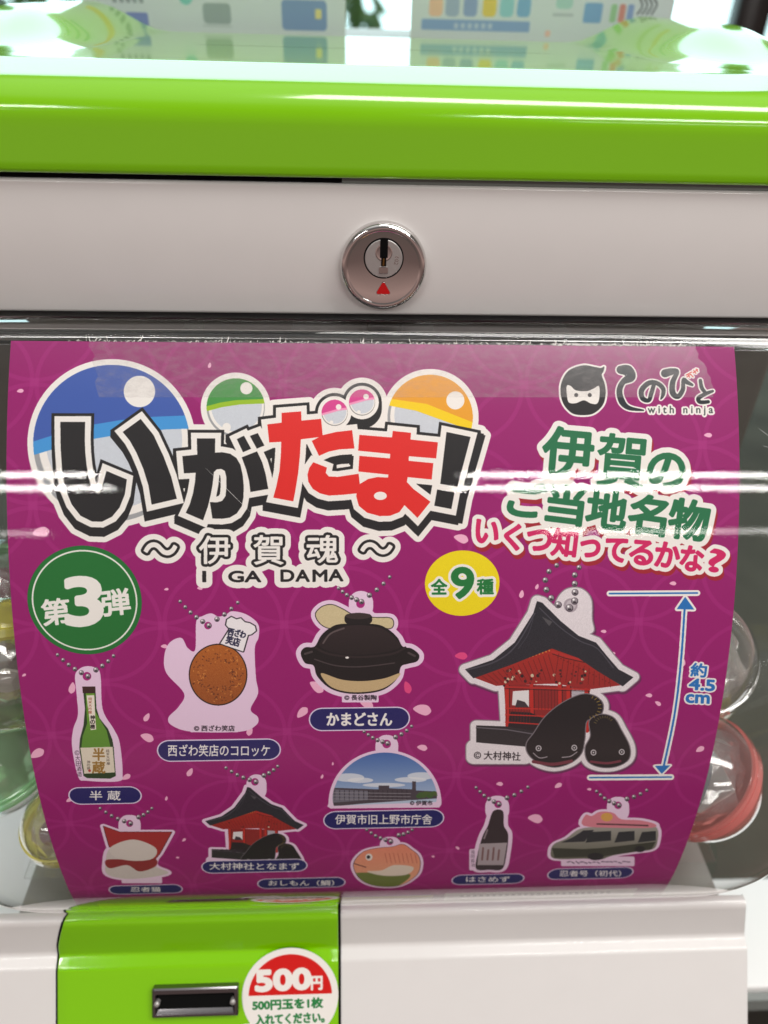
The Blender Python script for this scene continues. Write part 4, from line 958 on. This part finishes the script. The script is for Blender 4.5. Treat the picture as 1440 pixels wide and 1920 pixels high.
# number stamped on the plug
E_ = glyphs('602').reshape(-1, 2, 2)
cn = bpy.data.curves.new("stamped_number", 'FONT'); cn.body = '602'; cn.size = 1.9 * MM; cn.align_x = 'CENTER'; cn.align_y = 'CENTER'; cn.extrude = .04 * MM; cn.resolution_u = 3
on = bpy.data.objects.new("stamped_number", cn); COL.objects.link(on)
dg = bpy.context.evaluated_depsgraph_get(); mn_ = bpy.data.meshes.new_from_object(on.evaluated_get(dg)); bpy.data.objects.remove(on)
mn_.transform(PL @ Matrix.Translation((4.1 * MM, -.4 * MM, 2.78 * MM)) @ Matrix.Rotation(-PI / 2 - .15, 4, 'Z'))
mn_.materials.clear(); mn_.materials.append(CHROME)
on = bpy.data.objects.new("stamped_number", mn_); COL.objects.link(on); on.parent = lock; on.matrix_parent_inverse = parent_world(lock).inverted()

# ------------------------------------------------------------------ clear case
case = empty("clear_case", V(0, 200, -200), parent=mach)
def case_w(s):
    if s < 158: return 168
    k = min(1, (s - 158) / 62); return 122 + 46 * math.sqrt(max(0, 1 - k * k))
shell = []
for s, h, u, a in curve(-1.5, 186, ds=.5):
    ar = math.radians(a); off = 3.6 + 9.6 * S3((s - 70) / 125); shell.append((s, h - math.cos(ar) * off, u + math.sin(ar) * off))
a0 = math.degrees(math.atan2(shell[-4][1] - shell[-1][1], shell[-4][2] - shell[-1][2])); s, h, u = shell[-1]
for k in range(58):
    a = a0 - 1.2 * k * .5; h -= .5 * math.sin(math.radians(a)); u -= .5 * math.cos(math.radians(a)); s += .5; shell.append((s, h, u))
P = []
for s, h, u in shell[::3]:
    w = case_w(s); R = 26
    row = [(-w, 125), (-w, 90), (-w, 55), (-w, 35)]
    row += [(-w + R - R * math.cos(t), R - R * math.sin(t)) for t in np.linspace(0, PI / 2, 14)]
    m_ = 40; row += [(-w + R + (2 * w - 2 * R) * k / m_, 0) for k in range(1, m_)]
    row += [(w - R + R * math.sin(t), R - R * math.cos(t)) for t in np.linspace(0, PI / 2, 14)] + [(w, 35), (w, 55), (w, 90), (w, 125)]
    P.append([V(x, h + b, u) for x, b in row])
dome = grid("front_shell", P, CASE, case)
prism("rim_bar", fillet([(246.6, -96.6), (246.6, -92.4), (233.5, -91.6), (231.8, -93.2), (232.5, -97.2)], {2: 1.4, 3: 1.0, 4: 1.0}), -146, 146, GLASSBAR, case, .5, 3, 60)
for x0, x1, m_ in ((-66, -59.5, pmat("tab_olive", (.16, .17, .12), .5)), (-30, -4.6, GREY), (-4.2, 6.6, pmat("tab_grey", (.36, .37, .37), .4)), (7, 18, GREY), (58, 64, GREY)):
    box("rim_catch", x0, x1, 238, 246, -101.5, -98, m_, case, .4)

# fine scratches in the clear front
SCR = pmat("scratch", (.75, .75, .74), .6)
for a_, b_, w_ in (((389, 878), (472, 959), .09), ((1098, 896), (1122, 912), .05), ((1410, 806), (1440, 828), .07), ((1418, 838), (1432, 842), .06)):
    q = A([a_, b_]); d = q[1] - q[0]; nn = np.array([-d[1], d[0]]) / np.linalg.norm(d); vs, fs = [], []
    for k in range(13):
        t = k / 12; p = q[0] + d * t; ww = w_ * math.sin(PI * (t * .94 + .03)) * .5
        for sg in (-1, 1):
            x, s = p + nn * ww * sg; h, u, a = (np.interp(s, TAB[:, 0], TAB[:, c]) for c in (1, 2, 3)); a = math.radians(a); vs.append(V(x, h - math.cos(a) * 3.72, u + math.sin(a) * 3.72))
        if k: n = len(vs); fs.append((n - 4, n - 3, n - 1, n - 2))
    obj("scratch", vs, fs, SCR, case)

# ------------------------------------------------------------------ the printed sheet behind the clear front
sheet = empty("display_sheet", V(0, 190, -190), "magenta printed display sheet with blocky Japanese title lettering, curved inside the clear front", "poster")
PM = bpy.data.materials.new("printed_paper"); PM.use_nodes = True; t = PM.node_tree; b = t.nodes['Principled BSDF']
tx = t.nodes.new('ShaderNodeTexImage'); tx.image = ART; t.links.new(tx.outputs[0], b.inputs['Base Color']); b.inputs['Roughness'].default_value = .45
b.inputs['Specular IOR Level'].default_value = .22
CELL = .5
NX = int(round((SX1 - SX0) / CELL)); NY = int(round(SLEN / CELL))
DX = (SX1 - SX0) / NX; DS = SLEN / NY
hS = np.interp(np.arange(NY + 1) * DS, TAB[:, 0], TAB[:, 1]); uS = np.interp(np.arange(NY + 1) * DS, TAB[:, 0], TAB[:, 2])
li = np.clip(((np.arange(NY) + .5) * DS * cv.res).astype(int), 0, cv.H - 1); lj = np.clip(((np.arange(NX) + .5) * DX * cv.res).astype(int), 0, cv.W - 1)
LAB = cv.lab[np.ix_(li, lj)]
inv_sheet = parent_world(sheet).inverted()
def sheet_part(name, pid):
    I, J = np.nonzero(LAB == pid)
    if not len(I): return None
    q = np.stack([I * (NX + 1) + J, (I + 1) * (NX + 1) + J, (I + 1) * (NX + 1) + J + 1, I * (NX + 1) + J + 1], 1)
    u_, iv = np.unique(q.ravel(), return_inverse=True); r_, c_ = u_ // (NX + 1), u_ % (NX + 1)
    co = np.stack([(SX0 + c_ * DX) * MM, hS[r_] * MM, EYE + uS[r_] * MM], 1).astype(np.float32)
    me = bpy.data.meshes.new(name); me.vertices.add(len(co)); me.vertices.foreach_set('co', co.ravel())
    me.loops.add(len(iv)); me.loops.foreach_set('vertex_index', iv.astype(np.int32)); me.polygons.add(len(q))
    me.polygons.foreach_set('loop_start', np.arange(len(q), dtype=np.int32) * 4)
    me.polygons.foreach_set('use_smooth', np.ones(len(q), bool)); me.update(calc_edges=True)
    uv = me.uv_layers.new(name="print"); w = np.stack([c_[iv] / NX, 1 - r_[iv] / NY], 1).astype(np.float32); uv.data.foreach_set('uv', w.ravel())
    me.materials.append(PM); me.validate()
    o = bpy.data.objects.new(name, me); COL.objects.link(o); o.parent = sheet; o.matrix_parent_inverse = inv_sheet
    return o
PLAB = iter(["green sake bottle on a pale charm", "brown croquette under a white cook's hat", "black earthen rice pot with a wooden scoop", "long town hall under a blue sky in a half disc", "small red shrine hall with two black catfish", "large red shrine hall with two black catfish", "red cloth hood on a pale shape", "orange sea bream", "dark brown soy sauce bottle", "grey van with a pink bundle on its roof"])
for pid, nm_ in enumerate(cv.names):
    po = sheet_part(nm_ or "paper", pid)
    if nm_ == 'charm_picture': po['label'] = next(PLAB)

# strip of clear adhesive tape along the top edge
TAPE = bpy.data.materials.new("adhesive_tape"); TAPE.use_nodes = True; t = TAPE.node_tree; t.nodes.clear()
o_ = t.nodes.new('ShaderNodeOutputMaterial'); tr = t.nodes.new('ShaderNodeBsdfTransparent'); df = t.nodes.new('ShaderNodeBsdfDiffuse'); gl = t.nodes.new('ShaderNodeBsdfGlossy')
df.inputs[0].default_value = (.58, .52, .52, 1); gl.inputs['Roughness'].default_value = .3
tcn = t.nodes.new('ShaderNodeTexCoord'); n1 = t.nodes.new('ShaderNodeTexNoise'); n1.inputs['Scale'].default_value = 420; n1.inputs['Detail'].default_value = 8; n1.inputs['Roughness'].default_value = .75
mpn = t.nodes.new('ShaderNodeMapping'); mpn.inputs['Scale'].default_value = (.55, 1, 1)
rm = t.nodes.new('ShaderNodeMapRange'); rm.inputs[1].default_value = .44; rm.inputs[2].default_value = .66; rm.inputs[3].default_value = .03; rm.inputs[4].default_value = .17
t.links.new(tcn.outputs['Object'], mpn.inputs[0]); t.links.new(mpn.outputs[0], n1.inputs['Vector']); t.links.new(n1.outputs[0], rm.inputs[0])
m1_ = t.nodes.new('ShaderNodeMixShader'); m2_ = t.nodes.new('ShaderNodeMixShader'); m2_.inputs[0].default_value = .05
t.links.new(rm.outputs[0], m1_.inputs[0]); t.links.new(tr.outputs[0], m1_.inputs[1]); t.links.new(df.outputs[0], m1_.inputs[2])
t.links.new(m1_.outputs[0], m2_.inputs[1]); t.links.new(gl.outputs[0], m2_.inputs[2]); t.links.new(m2_.outputs[0], o_.inputs[0])
up = np.array(curve(-4, 24))
def on_sheet(x, s, off=.12):
    h, u, a = (np.interp(s, up[:, 0], up[:, k]) for k in (1, 2, 3)); a = math.radians(a)
    return V(x, h - math.cos(a) * off, u + math.sin(a) * off)
nx = 300; P = []
jag = [random.uniform(0, 1) ** 2 for _ in range(nx + 1)]
base = np.interp(np.arange(nx + 1), np.arange(0, nx + 21, 20), [random.choice([.2, .3, .5, .6, 1.6, 2.2]) if k > 10 else random.uniform(.1, .5) for k in range(nx // 20 + 2)])
lj_ = [random.uniform(-1.2, 1.2) for _ in range(12)]; rj_ = [random.uniform(-1.2, 1.2) for _ in range(12)]
for r in range(12):
    row = []
    for k in range(nx + 1):
        xa = -94 + 4.5 * (r / 11) ** .7 + lj_[r]; xb = 106 - 3 + 6.5 * (r / 11) + rj_[r]
        top = -base[k] - .7 * jag[k]; bot = 18.3 - 1.0 * k / nx
        row.append(on_sheet(xa + (xb - xa) * k / nx, top + (bot - top) * r / 11))
    P.append(row)
grid("tape_strip", P, TAPE, sheet)
# frayed white paper edge left where the sheet was torn off
FR_M = pmat("torn_paper", (.80, .77, .74), .8)
vs, fs = [], []
for k in range(520):
    x = random.uniform(-100, 108) if random.random() < .6 else random.uniform(55, 100); s0 = random.uniform(-.25, .25); d = random.uniform(.2, .8) if random.random() < .93 else random.uniform(1, 2.4); dx = random.uniform(-.9, .9); w = random.uniform(.05, .14)
    n = len(vs); vs += [on_sheet(x - w, s0, .2), on_sheet(x + w, s0, .2), on_sheet(x + dx + w * .4, s0 - d * .6, .22), on_sheet(x + dx, s0 - d, .25)]; fs.append((n, n + 1, n + 2, n + 3))
obj("torn_edge", vs, fs, FR_M, sheet, smooth=False)

# ------------------------------------------------------------------ capsules in the hopper
SHC = clear_mat("capsule_clear", (.97, .97, .96), .04, 2.2, .05)
def tint(name, c, hz): return clear_mat(name, c, .05, 2.2, hz, c)
SHG = tint("capsule_green", (.50, .84, .50), .34); SHY = tint("capsule_yellow", (.92, .86, .22), .40); SHR = tint("capsule_red", (.92, .30, .27), .5); SHB = tint("capsule_blue", (.45, .55, .80), .3)
BAGM = clear_mat("crinkled_bag", (.95, .95, .95), .12, 3.0, .14, bump=.8, bscale=110)
PAPER = pmat("leaflet", (.75, .72, .66), .6, var=.15, bscale=200); TOYD = pmat("toy_dark", (.05, .055, .09), .5, var=.4, bscale=120); TOYB = pmat("toy_brown", (.10, .06, .05), .5); TOYP = pmat("toy_plum", (.20, .05, .06), .5)
def capsule(x, h, u, r, tilt, spin, topm, botm, toy, label):
    root = empty("toy_capsule", V(x, h, u - r), label, "capsule", "toy capsules in the clear case")
    M = Matrix.Translation(V(x, h, u)) @ Matrix.Rotation(math.radians(spin), 4, 'Z') @ Matrix.Rotation(math.radians(tilt), 4, 'X')
    n = 14
    lathe("upper_shell", [(r * .985 * math.cos(PI / 2 * k / n), r * .985 * math.sin(PI / 2 * k / n)) for k in range(n + 1)], M, topm, root, n=56)
    lathe("lower_shell", [(r * .95 * math.cos(PI / 2 * k / n), -r * .95 * math.sin(PI / 2 * k / n) - 1.5) for k in range(n + 1)], M, botm, root, n=56)
    lathe("rim", [(r * .96, 2.4), (r * 1.01, 2.2), (r * 1.015, .6), (r * .99, .3), (r * 1.015, 0), (r * 1.015, -3.2), (r * .96, -3.6)], M, botm if botm is not SHC else topm, root, n=56, angle=35)
    # crumpled bag
    bmn = bmesh.new(); bmesh.ops.create_icosphere(bmn, subdivisions=3, radius=r * .80 * MM)
    for v in bmn.verts: v.co *= 1 + random.uniform(-.16, .12); v.co.z *= .62
    bmn.transform(M @ Matrix.Translation((0, 0, -.05 * r * MM))); me = bpy.data.meshes.new("bag"); bmn.to_mesh(me); bmn.free(); me.materials.append(BAGM)
    o = bpy.data.objects.new("bag", me); COL.objects.link(o); o.parent = root; o.matrix_parent_inverse = parent_world(root).inverted()
    Q = M @ Matrix.Rotation(random.uniform(0, 6), 4, 'Z') @ Matrix.Rotation(.5, 4, 'X')
    flat("charm", [tuple(p) for p in sm([(-.62 * r, -.3 * r), (-.3 * r, .34 * r), (.16 * r, .5 * r), (.6 * r, .16 * r), (.44 * r, -.38 * r), (0, -.45 * r)], 5)], Q, toy, root, 2.5, .5)
    N = M @ Matrix.Translation((0, 0, -.3 * r * MM)) @ Matrix.Rotation(random.uniform(0, 6), 4, 'Z') @ Matrix.Rotation(.25, 4, 'Y')
    flat("leaflet", [(-.5 * r, -.38 * r), (.5 * r, -.38 * r), (.5 * r, .38 * r), (-.5 * r, .38 * r)], N, PAPER, root, .8)
    return root
capsule(132, 186, -264, 26.5, 46, -98, SHC, SHR, TOYD, "clear capsule with a red lower half tilted against the case right of the sheet")
capsule(-160, 202, -264, 26.5, 4, 0, SHG, SHC, TOYB, "green topped capsule with a clear bottom left of the sheet")
capsule(-141, 203, -212, 25.5, -70, 20, SHY, SHC, TOYB, "yellow capsule resting on the green topped one")
capsule(-125, 177, -275, 16, 10, -10, SHC, SHY, TOYP, "small clear capsule with a yellow bottom beside the sheet's lower left corner")
capsule(124, 206, -214, 25.5, 20, -20, SHC, SHC, PAPER, "colourless capsule resting on the red one, mostly behind the sheet")
capsule(150, 240, -264, 25.5, 35, 60, SHC, SHY, TOYD, "clear and yellow capsule at the back of the case behind the red one")
capsule(-158, 242, -214, 25.5, 25, 40, SHC, SHG, TOYP, "clear capsule with a green bottom at the back of the case on the left")
